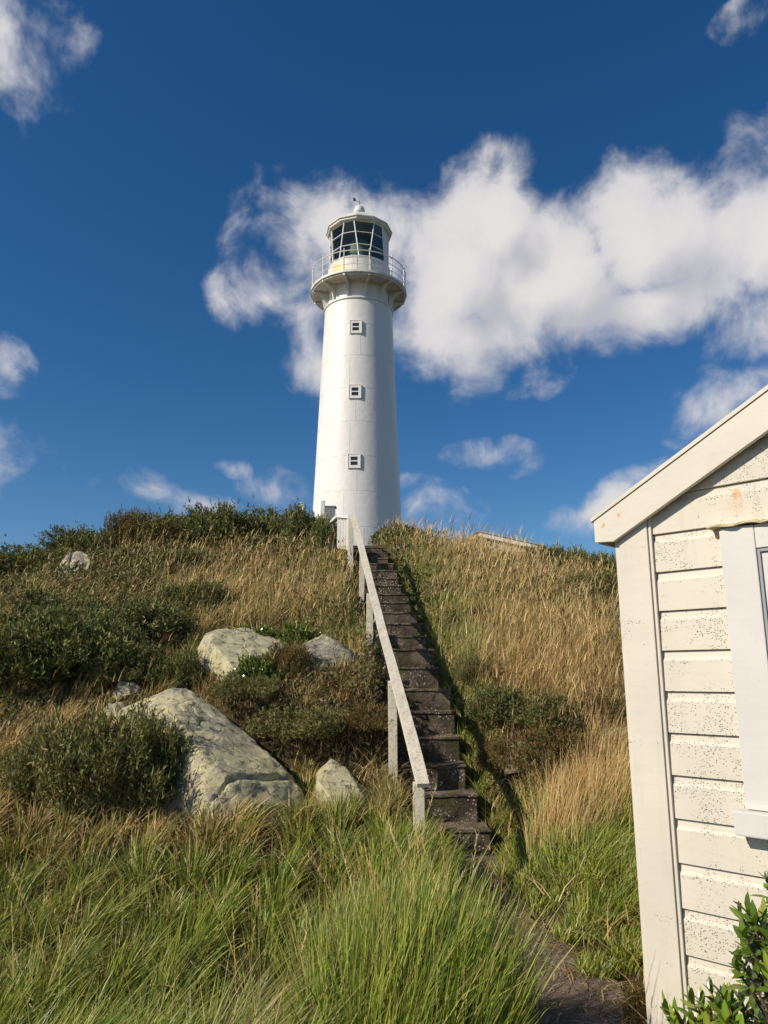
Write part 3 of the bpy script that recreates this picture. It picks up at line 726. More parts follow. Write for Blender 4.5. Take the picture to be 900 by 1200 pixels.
# window
w0, w1, zs, zt = 0.447, 1.55, 1.062, 2.142
win = tag(empty('window', (0, 0, 0))); win.parent = hut
bm = bmesh.new(); J = 0.135
box(bm, w0, w0 + J, -0.052, -0.006, zs, zt); box(bm, w1 - J, w1, -0.052, -0.006, zs, zt); box(bm, w0 + J + .001, w1 - J - .001, -0.050, -0.006, zt - .095, zt)
build('frame', bm, WINTRIM, win, bevel=0.004)
bm = bmesh.new(); a0, a1 = w0 + J, w1 - J
box(bm, a0 + .002, a0 + .012, -0.044, -0.020, zs, zt - .097); box(bm, a0 + .013, a1 - .002, -0.044, -0.020, zt - .109, zt - .097); build('stop_bead', bm, GREYMETAL, win)
bm = bmesh.new(); box(bm, a0 + .013, a0 + .06, -0.034, -0.010, zs + .002, zt - .111); box(bm, a1 - .06, a1 - .003, -0.034, -0.010, zs + .002, zt - .111); box(bm, a0 + .061, a1 - .061, -0.034, -0.010, zs + .002, zs + .07); box(bm, a0 + .061, a1 - .061, -0.034, -0.010, zt - .16, zt - .111); build('sash', bm, WINTRIM, win)
bm = bmesh.new(); box(bm, a0 + .061, a1 - .061, -0.022, -0.016, zs + .071, zt - .161); build('glass_pane', bm, m_plain('pale_blind_glass', (0.42, 0.45, 0.48), 0.12, 0.1, 2, 0.6), win)
bm = bmesh.new(); prism(bm, [(0, zs - .095), (0, zs - .004), (.001, zs - .004), (.001, zs - .095)], 0, .001); bm.free()
bm = bmesh.new(); box(bm, w0 - .034, w1 + .034, -0.095, -0.006, zs - .092, zs - .003); build('sill', bm, WINTRIM, win, bevel=0.006)
bm = bmesh.new()
n = 46; a_ = []
for i in range(n + 1):
    s_ = w0 - .04 + (w1 - w0 + .08) * i / n; dz = 0.004 * math.sin(i * 1.3) + 0.003 * math.sin(i * 3.1)
    a_.append([bm.verts.new((s_, y, z + dz)) for (y, z) in ((-.008, zt + .004), (-.075 - .004 * math.sin(i * 2.2), zt + .004), (-.073, zt + .012), (-.008, zt + .026))])
for i in range(n):
    for j in range(4): bm.faces.new((a_[i][j], a_[i + 1][j], a_[i + 1][(j + 1) % 4], a_[i][(j + 1) % 4]))
build('drip_cap', bm, m_plain('mossy_cream', (0.52, 0.46, 0.27), 0.9, 0.25, 30), win)

# ------------------------------------------------------------------ far house behind the crest
fh = tag(empty('far_house', (0, 0, 0)), 'low house behind the crest with only its pale gable and roof edge showing', 'house')
A = at(561, 624, 24.0); fh.location = (A.x, A.y, float(ground(A.x, A.y)) - 0.1); fh.rotation_euler = (0, 0, math.radians(-14)); zA = A.z - fh.location[2]
sl_ = 0.27; w_ = 1.9
bm = bmesh.new(); prism(bm, [(-.75, 0), (w_ - .1, 0), (w_ - .1, zA - sl_ * w_ - .05), (0, zA - .06), (-.75, zA - .06 - .55 * .75)], 0, 5); build('wall', bm, SIDING, fh)
bm = bmesh.new(); prism(bm, [(0, zA - .14), (w_ + .1, zA - .14 - sl_ * (w_ + .1)), (w_ + .1, zA - sl_ * (w_ + .1)), (0, zA)], -.12, -.06); prism(bm, [(-.001, zA), (-.9, zA - .55 * .9), (-.9, zA - .55 * .9 - .1), (-.001, zA - .12)], -.12, -.06); build('barge_board', bm, GREYW, fh)
bm = bmesh.new(); prism(bm, [(0, zA + .002), (w_ + .2, zA + .002 - sl_ * (w_ + .2)), (w_ + .2, zA + .04 - sl_ * (w_ + .2)), (0, zA + .04)], -.16, 5.1); prism(bm, [(-.001, zA + .002), (-1.0, zA - .55 + .002), (-1.0, zA - .55 + .04), (-.001, zA + .04)], -.16, 5.1); build('roof', bm, ROOFG, fh)

# ------------------------------------------------------------------ boulders
def boulder(pts, mat, label, seed, amp=0.05, name='boulder', sub=4):
    pts = [Vector(p) for p in pts]; c = sum(pts, Vector()) / len(pts)
    zb = min(p.z for p in pts); base = Vector((c.x, c.y, zb))
    bm = bmesh.new()
    for p in pts: bm.verts.new(p - base)
    bmesh.ops.convex_hull(bm, input=bm.verts)
    for v in [v for v in bm.verts if not v.link_faces]: bm.verts.remove(v)
    for it in range(6):
        L = 0.05 if it < 5 else 0.05
        ed = [e for e in bm.edges if e.calc_length() > 0.036]
        if not ed: break
        bmesh.ops.subdivide_edges(bm, edges=ed, cuts=1); bmesh.ops.triangulate(bm, faces=bm.faces)
    bmesh.ops.smooth_vert(bm, verts=bm.verts, factor=0.35, use_axis_x=True, use_axis_y=True, use_axis_z=True)
    bm.normal_update(); S = Vector((seed * 3.1, seed * 1.7, seed))
    g2 = random.Random(seed * 17 + 3); size = max((v.co - (c - base)).length for v in bm.verts)
    cuts = []      # chisel planes give broken faces
    for i in range(44):
        a1 = g2.uniform(0, 2 * PI); e1 = g2.uniform(-0.1, 1.2); nrm = Vector((math.cos(a1) * math.cos(e1), math.sin(a1) * math.cos(e1), math.sin(e1)))
        sup = max(v.co.dot(nrm) for v in bm.verts); cuts.append((nrm, sup - g2.uniform(0.015, 0.10) * size))
    for v in bm.verts:
        for nrm, dd in cuts:
            e = v.co.dot(nrm) - dd
            if e > 0: v.co -= nrm * e * 0.94
    bm.normal_update(); mv = []
    cracks = [(Vector((g2.uniform(-1, 1), g2.uniform(-.5, .5), g2.uniform(-.6, 1))).normalized(), g2.uniform(-.25, .35) * size + (c - base).z * 0.3) for _ in range(3)]
    for v in bm.verts:
        q = v.co + S
        d = mnoise.fractal(q * 2.0, 0.9, 2.0, 4) * amp * 0.28
        wob = mnoise.noise(q * 3.0) * 0.07 + mnoise.noise(q * 11.0) * 0.015
        for nrm, dd in cracks:
            e = abs(v.co.dot(nrm) - dd + wob); d -= amp * 0.6 * math.exp(-(e / 0.016) ** 2)
        r = mnoise.ridged_multi_fractal(Vector((q.x * 1.4, q.y, q.z * 0.7 + q.x * 0.5)) * 1.6, 1.0, 2.1, 4, 1.0, 2.0)
        d += -amp * 0.2 * max(0, r - 1.3)
        d += mnoise.fractal(q * 8, 0.8, 2.0, 5) * amp * 0.16
        mv.append(v.normal * d)
    for v, m_ in zip(bm.verts, mv): v.co += m_
    o = build(name, bm, mat, None, smooth=True, autosm=28); o.location = base
    tag(o, label, 'boulder' if name == 'boulder' else 'rock'); return o

def outline(front, back=0.7, drop=0.5):
    """front: (u, v, d) points seen on the stone; adds a body behind and below them"""
    P = [at(*q) for q in front]; out = list(P)
    for p in P:
        out.append(p + Vector((p.x * 0.08, back, -0.12 - 0.25 * back))); out.append(p + Vector((0, 0.25, -drop)))
    return out
boulder(outline([(126, 846, 6.5), (148, 812, 6.6), (200, 796, 6.7), (244, 812, 6.6), (278, 840, 6.35), (318, 876, 6.1), (350, 914, 5.9), (372, 955, 5.75), (225, 968, 5.35), (165, 905, 5.9), (282, 905, 5.6), (240, 872, 5.75), (205, 850, 5.95), (290, 960, 5.5)], 0.7, 0.4), ROCKA,
        'biggest pale boulder with yellow-green lichen sloping down into the foreground grass', 1, 0.055)
boulder(outline([(245, 836, 6.9), (272, 832, 7.0), (300, 852, 6.9), (322, 885, 6.6), (332, 912, 6.4), (300, 900, 6.3), (265, 866, 6.5)], 0.5, 0.4), ROCKC,
        'smooth brown slab tucked behind the right shoulder of the biggest lichen boulder', 2, 0.035)
boulder(outline([(226, 752, 7.5), (240, 736, 7.7), (300, 732, 7.9), (338, 745, 7.8), (342, 800, 7.4), (262, 812, 7.2), (235, 778, 7.3), (268, 772, 7.0), (330, 812, 7.3)], 0.8, 0.4), ROCKA,
        'angular grey boulder above the biggest one with bright green sprigs over its top edge', 3, 0.045)
boulder(outline([(345, 756, 7.45), (375, 738, 7.6), (402, 746, 7.6), (426, 780, 7.5), (430, 815, 7.2), (380, 822, 6.95), (348, 808, 6.95)], 0.7, 0.4), ROCKC,
        'sloping brown-grey boulder half buried in scrub nearest to the handrail', 4, 0.04)
boulder(outline([(372, 893, 6.1), (385, 880, 6.25), (400, 890, 6.1), (424, 915, 5.95), (438, 940, 5.8), (392, 945, 5.6), (372, 915, 5.8)], 0.3, 0.3), ROCKA,
        'small yellowish boulder leaning in the grass below the undercut bank', 5, 0.035)
boulder(outline([(72, 660, 10.7), (84, 643, 10.9), (98, 642, 10.9), (107, 655, 10.8), (100, 675, 10.5), (74, 676, 10.5)], 0.4, 0.35), ROCKB,
        'lone grey boulder high on the left shoulder of the hill', 6, 0.04)
def loose(u, v, w, h, mat, label, seed, group=None, dep=0.8):
    p = hit(u, v + h * 0.4); zc = p.y * CP + (p.z - EYE) * SP; s = w / 2 / F * zc; hh = h / F * zc
    r2 = random.Random(seed); pts = []
    for i in range(16):
        a_ = 2 * PI * i / 16 + r2.uniform(-.2, .2); t = r2.uniform(-0.3, 0.5) if i % 2 else r2.uniform(0.3, 1)
        k_ = math.sqrt(max(0.1, 1 - t * t * 0.7))
        pts.append((p.x + s * k_ * math.cos(a_), p.y + s * dep * k_ * math.sin(a_), p.z + hh * t * 0.9))
    o = boulder(pts, mat, label, seed, min(0.03, s * 0.16), 'rock')
    if group: o['group'] = group
loose(150, 808, 42, 20, ROCKB, 'flat grey rock resting against the upper left edge of the biggest boulder', 11)
loose(135, 832, 34, 18, ROCKB, 'squat grey rock at the left foot of the biggest boulder under the scrub', 12)
loose(104, 792, 18, 12, ROCKC, 'little brown rock poking out of the dark scrub left of the grey rocks', 13)
loose(8, 698, 26, 14, ROCKB, 'grey rock at the very left edge of the hillside', 14)
loose(38, 704, 22, 10, ROCKB, 'low grey rock lying a step right of the one at the hillside edge', 15)
loose(108, 712, 20, 9, ROCKC, 'flat brown rock sunk between two dark shrubs on the left slope', 16)
loose(292, 668, 34, 9, ROCKC, 'long flat tan rock lying in dry grass below the skyline shrubs', 17)
loose(530, 662, 34, 7, ROCKB, 'pale flat rock showing in the grass right of the upper steps', 18)
loose(455, 908, 26, 30, ROCKC, 'rough brown rock between the lowest rail post and the small yellowish boulder', 19)
loose(732, 858, 40, 26, ROCKB, 'grey rock under dead stems right beside the hut corner', 20)
loose(612, 888, 44, 50, ROCKC, 'dark earthy rock in the hollow right of the steps', 21)
loose(718, 1160, 16, 6, ROCKB, 'small pale stone on the path edge near the hut', 22)

# ------------------------------------------------------------------ vegetation generators
def blades(P, h, w, az_, bend, droop, c0, c1, nseg=3, side=None):
    """curved tapering blades. P (n,3); h,w,az,bend,droop (n,); colours root c0, tip c1 (n,3)"""
    n = len(P); T = np.linspace(0, 1, nseg + 1)
    dx, dy = np.cos(az_), np.sin(az_)
    sa = rng.normal(-0.35, 0.75, n) if side is None else side      # flats biased towards sun and camera so the blades look brighter
    sx, sy = np.cos(sa), np.sin(sa)
    V = np.zeros((n, nseg + 1, 2, 3)); C = np.zeros((n, nseg + 1, 2, 3))
    for i, t in enumerate(T):
        lat = h * bend * (0.35 * t + 0.65 * t * t)
        up = h * (t - droop * t * t * t)
        c = np.stack([P[:, 0] + dx * lat, P[:, 1] + dy * lat, P[:, 2] + up], 1)
        ww = w * (1 - 0.93 * t ** 1.6) * 0.5
        off = np.stack([sx * ww, sy * ww, np.zeros(n)], 1)
        V[:, i, 0] = c - off; V[:, i, 1] = c + off
        cc = c0 * (1 - t) + c1 * t
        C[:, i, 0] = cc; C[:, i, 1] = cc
    base = (np.arange(n) * (nseg + 1) * 2)[:, None]
    q = []
    for i in range(nseg):
        q.append(np.concatenate([base + 2 * i, base + 2 * i + 1, base + 2 * i + 3, base + 2 * i + 2], 1))
    Qd = np.stack(q, 1).reshape(-1, 4)
    return V.reshape(-1, 3), Qd, C.reshape(-1, 3)

class Acc:
    def __init__(s): s.V = []; s.Q = []; s.C = []; s.n = 0
    def add(s, V, Q, C): s.V.append(V); s.Q.append(Q + s.n); s.C.append(C); s.n += len(V)
    def make(s, name, mat, parent=None): return np_mesh(name, np.concatenate(s.V), np.concatenate(s.Q), np.concatenate(s.C), mat, parent)

HUTC = np.array([1.09, 3.37]); HT = np.array([.7071, -.7071]); HN = np.array([.7071, .7071])
def in_hut(x, y, m=0.03):
    s = (x - HUTC[0]) * HT[0] + (y - HUTC[1]) * HT[1]; o_ = (x - HUTC[0]) * HN[0] + (y - HUTC[1]) * HN[1]
    return (s > -m) & (s < WID + m) & (o_ > -m - 0.02) & (o_ < DEP + m)
# foot prints of boulders: keep grass from growing through them
from mathutils.bvhtree import BVHTree
_dg = None
ROCKS = [o for o in COL.objects if o.name.startswith(('boulder', 'rock'))]
RB = []
for o in ROCKS:
    vv = [(o.location + v.co) for v in o.data.vertices]; RB.append((BVHTree.FromPolygons(vv, [tuple(p.vertices) for p in o.data.polygons]), min(v.x for v in vv), max(v.x for v in vv), min(v.y for v in vv), max(v.y for v in vv)))
CELL = 0.04; GX0, GY0, GW, GH = -9.0, 4.5, 400, 250
occ = np.zeros((GH, GW), bool)
for (t, x0, x1, y0, y1) in RB:
    for j in range(max(0, int((y0 - GY0) / CELL)), min(GH, int((y1 - GY0) / CELL) + 1)):
        for i in range(max(0, int((x0 - GX0) / CELL)), min(GW, int((x1 - GX0) / CELL) + 1)):
            x = GX0 + (i + .5) * CELL; y = GY0 + (j + .5) * CELL; g_ = float(ground(x, y))
            r = t.ray_cast(Vector((x, y, g_ + 4)), Vector((0, 0, -1)))
            if r[0] is not None and r[0].z > g_ + 0.015: occ[j, i] = True
def on_rock(x, y):
    i = np.clip(((x - GX0) / CELL).astype(int), 0, GW - 1); j = np.clip(((y - GY0) / CELL).astype(int), 0, GH - 1)
    return occ[j, i] & (x > GX0) & (x < GX0 + GW * CELL) & (y > GY0) & (y < GY0 + GH * CELL)

def scatter(n, y0, y1, power=1.0, xm=1.25):
    """points in a wedge ahead of the camera, wider than the frame; denser near the front"""
    t = rng.uniform(0, 1, n); y = y0 + (y1 - y0) * t ** power
    half = 0.56 * y * xm + 0.4
    x = rng.uniform(-1, 1, n) * half
    return x, y
def keep_mask(x, y, margin=0.02):
    xl, xr = corridor(y)
    inside = (x > xl - margin) & (x < xr + margin)
    return ~inside & ~in_hut(x, y) & ~on_rock(x, y)
def edge_dist(x, y):
    xl, xr = corridor(y); return np.maximum(xl - x, x - xr)
def blob(u, v, cu, cv, ru, rv): return np.exp(-(((u - cu) / ru) ** 2 + ((v - cv) / rv) ** 2))
def mixc(a, b, t): return np.asarray(a)[None, :] * (1 - t[:, None]) + np.asarray(b)[None, :] * t[:, None]

def zones(x, y, z):
    """dryness 0..1, scrubbiness, height factor for each spot"""
    u, v = pix(x, y, z)
    dry = 1 - sstep(880, 985, v + 40 * (fbm(x, y, 1.1, 31) - 0.5))
    dry = dry + 0.9 * blob(u, v, 60, 960, 150, 75) + 0.35 * blob(u, v, 250, 980, 120, 40)
    dry = np.where(u > 590, 1 - sstep(800, 930, v), dry) 
    dry = dry + (u > 590) * 0.55 * blob(u, v, 690, 880, 60, 90)
    dry = dry - 0.85 * blob(u, v, 478, 690, 38, 75) - 0.5 * blob(u, v, 395, 655, 40, 25) - 0.8 * blob(u, v, 540, 790, 28, 60) - 0.45 * blob(u, v, 520, 690, 60, 40)
    dry = dry - 0.30 * blob(u, v, 120, 660, 180, 45)
    dry = dry - 0.12 * (y > 6) + 1.15 * (fbm(x, y, 0.8, 17) - 0.5) + 1.1 * (fbm(x, y, 2.6, 19) - 0.5)
    dry = dry - 0.7 * sstep(1000, 1060, v)
    return np.clip(dry, 0, 1), u, v

def hue(n, cols, jit=0.18):
    c = np.array(cols)[rng.integers(0, len(cols), n)]
    return c * (1 + rng.uniform(-jit * 1.5, jit * 1.3, (n, 1))) * (1 + rng.uniform(-0.07, 0.07, (n, 3)))
GREENS = [(0.30, 0.39, 0.040), (0.37, 0.43, 0.055), (0.19, 0.29, 0.032), (0.50, 0.47, 0.12), (0.31, 0.34, 0.045), (0.10, 0.17, 0.025), (0.08, 0.13, 0.02)]
OLIVES = [(0.26, 0.25, 0.08), (0.19, 0.20, 0.06), (0.33, 0.28, 0.11), (0.14, 0.15, 0.045)]
STRAWS = [(0.76, 0.55, 0.24), (0.68, 0.46, 0.18), (0.82, 0.65, 0.35), (0.56, 0.35, 0.14), (0.70, 0.52, 0.26)]
BROWNS = [(0.16, 0.095, 0.045), (0.115, 0.07, 0.035), (0.21, 0.13, 0.065)]

def grass_layer(n, y0, y1, power, hfun, wfun, acc_g, acc_d, nseg=3, thatch=0.25, clump=0.0):
    x, y = scatter(n, y0, y1, power)
    if clump > 0:      # pull blades into tussocks
        ox, oy = x.copy(), y.copy()
        cx = np.round(x / clump) * clump + (vnoise(np.round(x / clump), np.round(y / clump), 1.37, 51) - 0.5) * clump
        cy = np.round(y / clump) * clump + (vnoise(np.round(x / clump), np.round(y / clump), 1.71, 52) - 0.5) * clump
        m = rng.uniform(0.15, 0.75, len(x)); x = x * (1 - m) + cx * m; y = y * (1 - m) + cy * m
    else: cx, cy = x, y
    k_ = keep_mask(x, y, 0.03) ; x, y, cx, cy = x[k_], y[k_], cx[k_], cy[k_]; n = len(x)
    z = ground(x, y); dry, u, v = zones(x, y, z)
    inview = (u > -160) & (u < 1060) & (v > 500) & (v < 1900); x, y, z, dry, u, v, cx, cy = [q[inview] for q in (x, y, z, dry, u, v, cx, cy)]
    n = len(x)
    h = hfun(x, y, u, v, dry) * rng.uniform(0.55, 1.15, n)
    ed = edge_dist(x, y); h = h * (0.30 + 0.70 * sstep(0.0, np.where((x > corridor(y)[1]) & (y > 6.0), 0.16, 0.35), ed))
    w = wfun(y) * rng.uniform(0.7, 1.35, n)
    isdry = rng.uniform(0, 1, n) < dry
    wind = 0.15 + 0.5 * (fbm(x, y, 0.7, 77) - 0.5)
    if clump > 0:
        ch = vnoise(cx, cy, 7.3, 53); sc_ = 1.0 / (clump * 0.22)
        azv = np.arctan2((y - cy) * sc_ + 0.35 * np.sin(wind) + rng.normal(0, 0.35, n), (x - cx) * sc_ + 0.55 + (ch - 0.5) * 0.8 + rng.normal(0, 0.35, n))
        h = h * (0.70 + 0.65 * ch)
    else: azv = wind + rng.normal(0, 1.35, n)
    bend = np.clip(rng.normal(0.45, 0.32, n), 0.02, 1.4) * (0.8 + 0.8 * (fbm(x, y, 1.2, 78) - 0.3)); droop = rng.uniform(0.0, 0.35, n)
    th = rng.uniform(0, 1, n) < thatch
    h = np.where(th, h * 0.55, h); bend = np.where(th, bend * 2.0, bend)
    patch = fbm(x, y, 1.3, 91)
    for sel, acc in ((~isdry, acc_g), (isdry, acc_d)):
        m = int(sel.sum())
        if m == 0: continue
        if acc is acc_g:
            cg = hue(m, GREENS); co_ = hue(m, OLIVES); t_ = np.clip((patch[sel] - 0.35) * 2.2 + dry[sel] * 0.7, 0, 1)[:, None]
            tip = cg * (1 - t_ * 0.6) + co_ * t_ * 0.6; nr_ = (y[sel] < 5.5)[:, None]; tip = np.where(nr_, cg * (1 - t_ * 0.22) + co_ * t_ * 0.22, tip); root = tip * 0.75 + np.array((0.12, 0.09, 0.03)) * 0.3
            ytip = rng.uniform(0, 1, m) < 0.11; tip[ytip] = tip[ytip] * 0.5 + np.array((0.50, 0.38, 0.14)) * 0.5
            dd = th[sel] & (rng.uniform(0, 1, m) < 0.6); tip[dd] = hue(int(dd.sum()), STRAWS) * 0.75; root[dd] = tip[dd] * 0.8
        else:
            tip = hue(m, STRAWS); t_ = np.clip((patch[sel] - 0.45) * 3.0, 0, 1)[:, None]
            ol = hue(m, OLIVES); pk = rng.uniform(0, 1, m) < 0.30; tip[pk] = ol[pk]
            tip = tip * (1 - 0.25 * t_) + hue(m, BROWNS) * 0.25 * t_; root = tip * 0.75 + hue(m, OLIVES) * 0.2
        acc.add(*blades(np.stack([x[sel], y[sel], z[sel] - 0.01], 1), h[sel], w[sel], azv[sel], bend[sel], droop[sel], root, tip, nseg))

AG, AD = Acc(), Acc()
HG = None
def h_near(x, y, u, v, dry):   # height of the near sward
    h = np.interp(y, [1.6, 3.0, 3.8, 4.8, 5.6, 6.4], [0.42, 0.38, 0.29, 0.235, 0.21, 0.22])
    h = h * (0.8 + 0.5 * fbm(x, y, 1.2, 41))
    rt = (x > 0.9)
    h = np.where(rt, h * 0.62, h)
    return h
def w_near(y): return np.interp(y, [1.5, 3, 6.5], [0.0080, 0.0092, 0.0095])
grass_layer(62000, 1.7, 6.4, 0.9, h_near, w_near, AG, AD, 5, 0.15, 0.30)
def h_mid(x, y, u, v, dry):
    h = 0.25 * (0.45 + 1.1 * fbm(x, y, 0.9, 42)) * (1 - 0.35 * blob(u, v, 130, 640, 200, 50))
    h = h * (1 - 0.55 * blob(u, v, 380, 870, 90, 60)) * (1 - 0.5 * blob(u, v, 620, 880, 70, 45)) * (1 - 0.45 * blob(u, v, 475, 690, 45, 90))
    h = h * (1 + 0.5 * blob(u, v, 640, 760, 110, 90) + 0.3 * blob(u, v, 330, 700, 110, 40))
    return h
def w_mid(y): return np.interp(y, [6, 9, 16, 24], [0.0065, 0.0085, 0.013, 0.017])
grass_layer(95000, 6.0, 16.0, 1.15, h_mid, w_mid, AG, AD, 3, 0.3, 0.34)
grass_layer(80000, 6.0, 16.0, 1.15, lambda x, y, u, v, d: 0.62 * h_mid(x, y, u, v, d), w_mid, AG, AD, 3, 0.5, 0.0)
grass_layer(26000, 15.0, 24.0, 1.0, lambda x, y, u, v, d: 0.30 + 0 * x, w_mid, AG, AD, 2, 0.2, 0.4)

# big bright tussock beside the path, and taller stands
def tussock(cx, cy, rx, ry, n, h0, h1, w, cols, acc, azm=0.3, azs=0.9, bm_=0.35, bs=0.18, nseg=5, tipdry=0.12, droop=0.3):
    a_ = rng.uniform(0, 2 * PI, n); r = np.sqrt(rng.uniform(0, 1, n))
    x = cx + rx * r * np.cos(a_); y = cy + ry * r * np.sin(a_)
    k_ = ~in_hut(x, y) & ~on_rock(x, y); x, y, a_, r = x[k_], y[k_], a_[k_], r[k_]; n = len(x)
    z = ground(x, y)
    h = rng.uniform(h0, h1, n) * (1 - 0.35 * r)
    ww = w * rng.uniform(0.7, 1.3, n)
    az_ = np.arctan2(np.sin(a_) * r * 0.8 + math.sin(azm) * 0.8 + rng.normal(0, azs * 0.4, n), np.cos(a_) * r * 0.8 + math.cos(azm) * 0.8 + rng.normal(0, azs * 0.4, n))
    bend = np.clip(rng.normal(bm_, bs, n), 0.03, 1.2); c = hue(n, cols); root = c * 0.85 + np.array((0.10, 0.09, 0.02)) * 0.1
    t = rng.uniform(0, 1, n) < tipdry; tip = c * 1.08; tip[t] = np.array((0.42, 0.32, 0.13))
    acc.add(*blades(np.stack([x, y, z - .01], 1), h, ww, az_, bend, rng.uniform(0, droop, n), root, tip, nseg))
tussock(0.08, 3.10, 0.36, 0.40, 3000, 0.78, 1.08, 0.0088, GREENS, AG, 0.6, 0.9, 0.22, 0.14)
tussock(0.24, 3.45, 0.14, 0.28, 700, 0.50, 0.75, 0.0082, GREENS, AG, 0.2)
tussock(-0.35, 2.75, 0.4, 0.4, 1600, 0.48, 0.68, 0.0082, GREENS, AG, 0.2, bm_=0.5)
tussock(-1.10, 2.6, 0.5, 0.5, 1700, 0.45, 0.62, 0.0080, GREENS, AG, 0.3, bm_=0.6)
tussock(0.10, 4.75, 0.24, 0.20, 1000, 0.42, 0.60, 0.0080, GREENS, AG, 0.3)
tussock(0.12, 4.5, 0.16, 0.45, 900, 0.34, 0.52, 0.0080, GREENS, AG, 0.3)
tussock(0.43, 4.50, 0.07, 0.35, 420, 0.20, 0.34, 0.0080, GREENS, AG, 0.2)
tussock(0.30, 5.35, 0.14, 0.30, 420, 0.16, 0.30, 0.0080, GREENS, AG, 0.1)
tussock(-0.10, 3.9, 0.35, 0.5, 1500, 0.40, 0.60, 0.0080, GREENS + OLIVES, AG, 0.3)
# straw-coloured arching clump in the near grass
tussock(-0.66, 2.85, 0.10, 0.08, 130, 0.60, 0.85, 0.0070, [(0.42, 0.36, 0.20), (0.34, 0.30, 0.16), (0.50, 0.42, 0.26)], AD, 0.35, 0.4, 0.85, 0.25, 6, 0.5)
# matted dead thatch lying in the near grass
x, y = scatter(16000, 1.8, 6.4, 0.9); k_ = keep_mask(x, y, 0.03); x, y = x[k_], y[k_]; n = len(x); z = ground(x, y)
c = hue(n, BROWNS + STRAWS + OLIVES, 0.25); AD.add(*blades(np.stack([x, y, z + rng.uniform(0.0, 0.12, n)], 1), rng.uniform(.08, .24, n), rng.uniform(.003, .007, n), rng.uniform(0, 6.28, n), rng.uniform(0.9, 2.2, n), rng.uniform(.3, .9, n), c, c, 3))
for (x_, y_, r_, n_, hh) in ((0.36, 5.25, 0.12, 420, 0.34), (0.50, 4.95, 0.08, 260, 0.24), (0.24, 5.75, 0.08, 220, 0.24), (0.84, 5.5, 0.07, 200, 0.22), (0.90, 5.8, 0.07, 200, 0.24), (0.50, 5.85, 0.10, 110, 0.08), (0.86, 5.2, 0.06, 160, 0.16), (0.62, 5.55, 0.09, 70, 0.07)):
    tussock(x_, y_, r_, r_, n_, hh * 0.6, hh, 0.0078, GREENS, AG, 0.4, 1.3, 0.6, 0.3, 4)
# right of the path below the hut
for (u_, v_, rx_, n_, hh) in ((640, 1000, .18, 600, .28), (690, 1010, .26, 1000, .42), (735, 1050, .18, 800, .38), (695, 1065, .15, 500, .24), (740, 1110, .10, 350, .20), (740, 960, .3, 900, .48), (600, 985, .10, 240, .18), (618, 1012, .11, 300, .22), (640, 1045, .11, 300, .20), (668, 1085, .09, 240, .16), (700, 1125, .09, 240, .15), (625, 965, .16, 400, .25), (660, 950, .2, 400, .3)):
    p = hit(u_, v_ + 18); tussock(p.x, p.y, rx_, rx_, n_, hh * 0.7, hh, 0.0082, GREENS, AG, 0.5, 1.0, 0.5, 0.25, 4)
for (u_, v_, rx_, n_, hh) in ((655, 985, .22, 260, .72), (690, 960, .30, 420, .80), (720, 940, .28, 380, .85), (640, 930, .2, 200, .55), (735, 900, .3, 260, .62)):
    p = hit(u_, v_ + 10); tussock(p.x, p.y, rx_, rx_, n_, hh * 0.6, hh, 0.0042, STRAWS, AD, 0.4, 0.8, 0.28, 0.15, 5, 0)
# edges of the steps
for (y_, s_) in [(6.05 + 0.20 * i + rnd.uniform(-.1, .1), (1 if i % 5 else -1)) for i in range(34)]:
    l, r = corridor(y_); x_ = r + 0.05 if s_ > 0 else l - 0.02
    tussock(float(x_), y_, 0.07, 0.16, 90, 0.08, 0.22, 0.0075, GREENS + OLIVES, AG, 3.0 if s_ > 0 else 0.3, 1.5, 0.7, 0.3, 3)
tussock(0.42, 6.17, 0.12, 0.05, 60, 0.04, 0.08, 0.005, GREENS, AG, 0.5, 1.5, 0.8, 0.3, 3); tussock(0.36, 5.98, 0.16, 0.05, 90, 0.05, 0.12, 0.005, GREENS, AG, 0.5, 1.5, 0.8, 0.3, 3)
for i in range(60):
    yy = 6.0 + 0.11 * i; l, r = corridor(yy); xx = float(r) + rnd.uniform(0.06, 0.60)
    tussock(xx, yy, 0.13, 0.13, 110, 0.12, 0.30, 0.0085, GREENS + OLIVES + (STRAWS if i % 3 == 0 else []), AG, 0.3, 1.4, 0.6, 0.3, 3)
# flowering grass heads standing above the near sward
for (u_, v_, dd, hh, n_) in ((480, 1180, 3.2, 1.0, 9), (455, 1150, 3.6, 0.85, 7), (560, 1150, 3.3, 0.95, 6), (440, 1120, 3.9, 0.75, 5), (300, 1150, 3.4, 0.62, 7), (60, 1100, 3.6, 0.6, 6)):
    p = at(u_, v_, dd); xx = p.x + rng.normal(0, .09, n_); yy = dd + rng.normal(0, .12, n_); zz = ground(xx, yy); h_ = hh * rng.uniform(.75, 1.1, n_); aa = rng.normal(2.2, 1.2, n_); bb = rng.uniform(.1, .45, n_)
    c = hue(n_, STRAWS); AD.add(*blades(np.stack([xx, yy, zz], 1), h_, np.full(n_, .0060), aa, bb, np.zeros(n_), c * .8, c, 5))
    lat = h_ * bb * 0.80; P = np.stack([xx + np.cos(aa) * lat, yy + np.sin(aa) * lat, zz + h_ * 0.88], 1)
    for q_ in range(14):
        tq = 0.80 + 0.20 * q_ / 13; lat = h_ * bb * (0.35 * tq + 0.65 * tq * tq); P = np.stack([xx + np.cos(aa) * lat, yy + np.sin(aa) * lat, zz + h_ * tq], 1)
        AD.add(*blades(P, h_ * 0.035, np.full(n_, .0045), aa + rng.normal(0, 1.5, n_), np.full(n_, .5), np.zeros(n_), c, c * 1.05, 2))
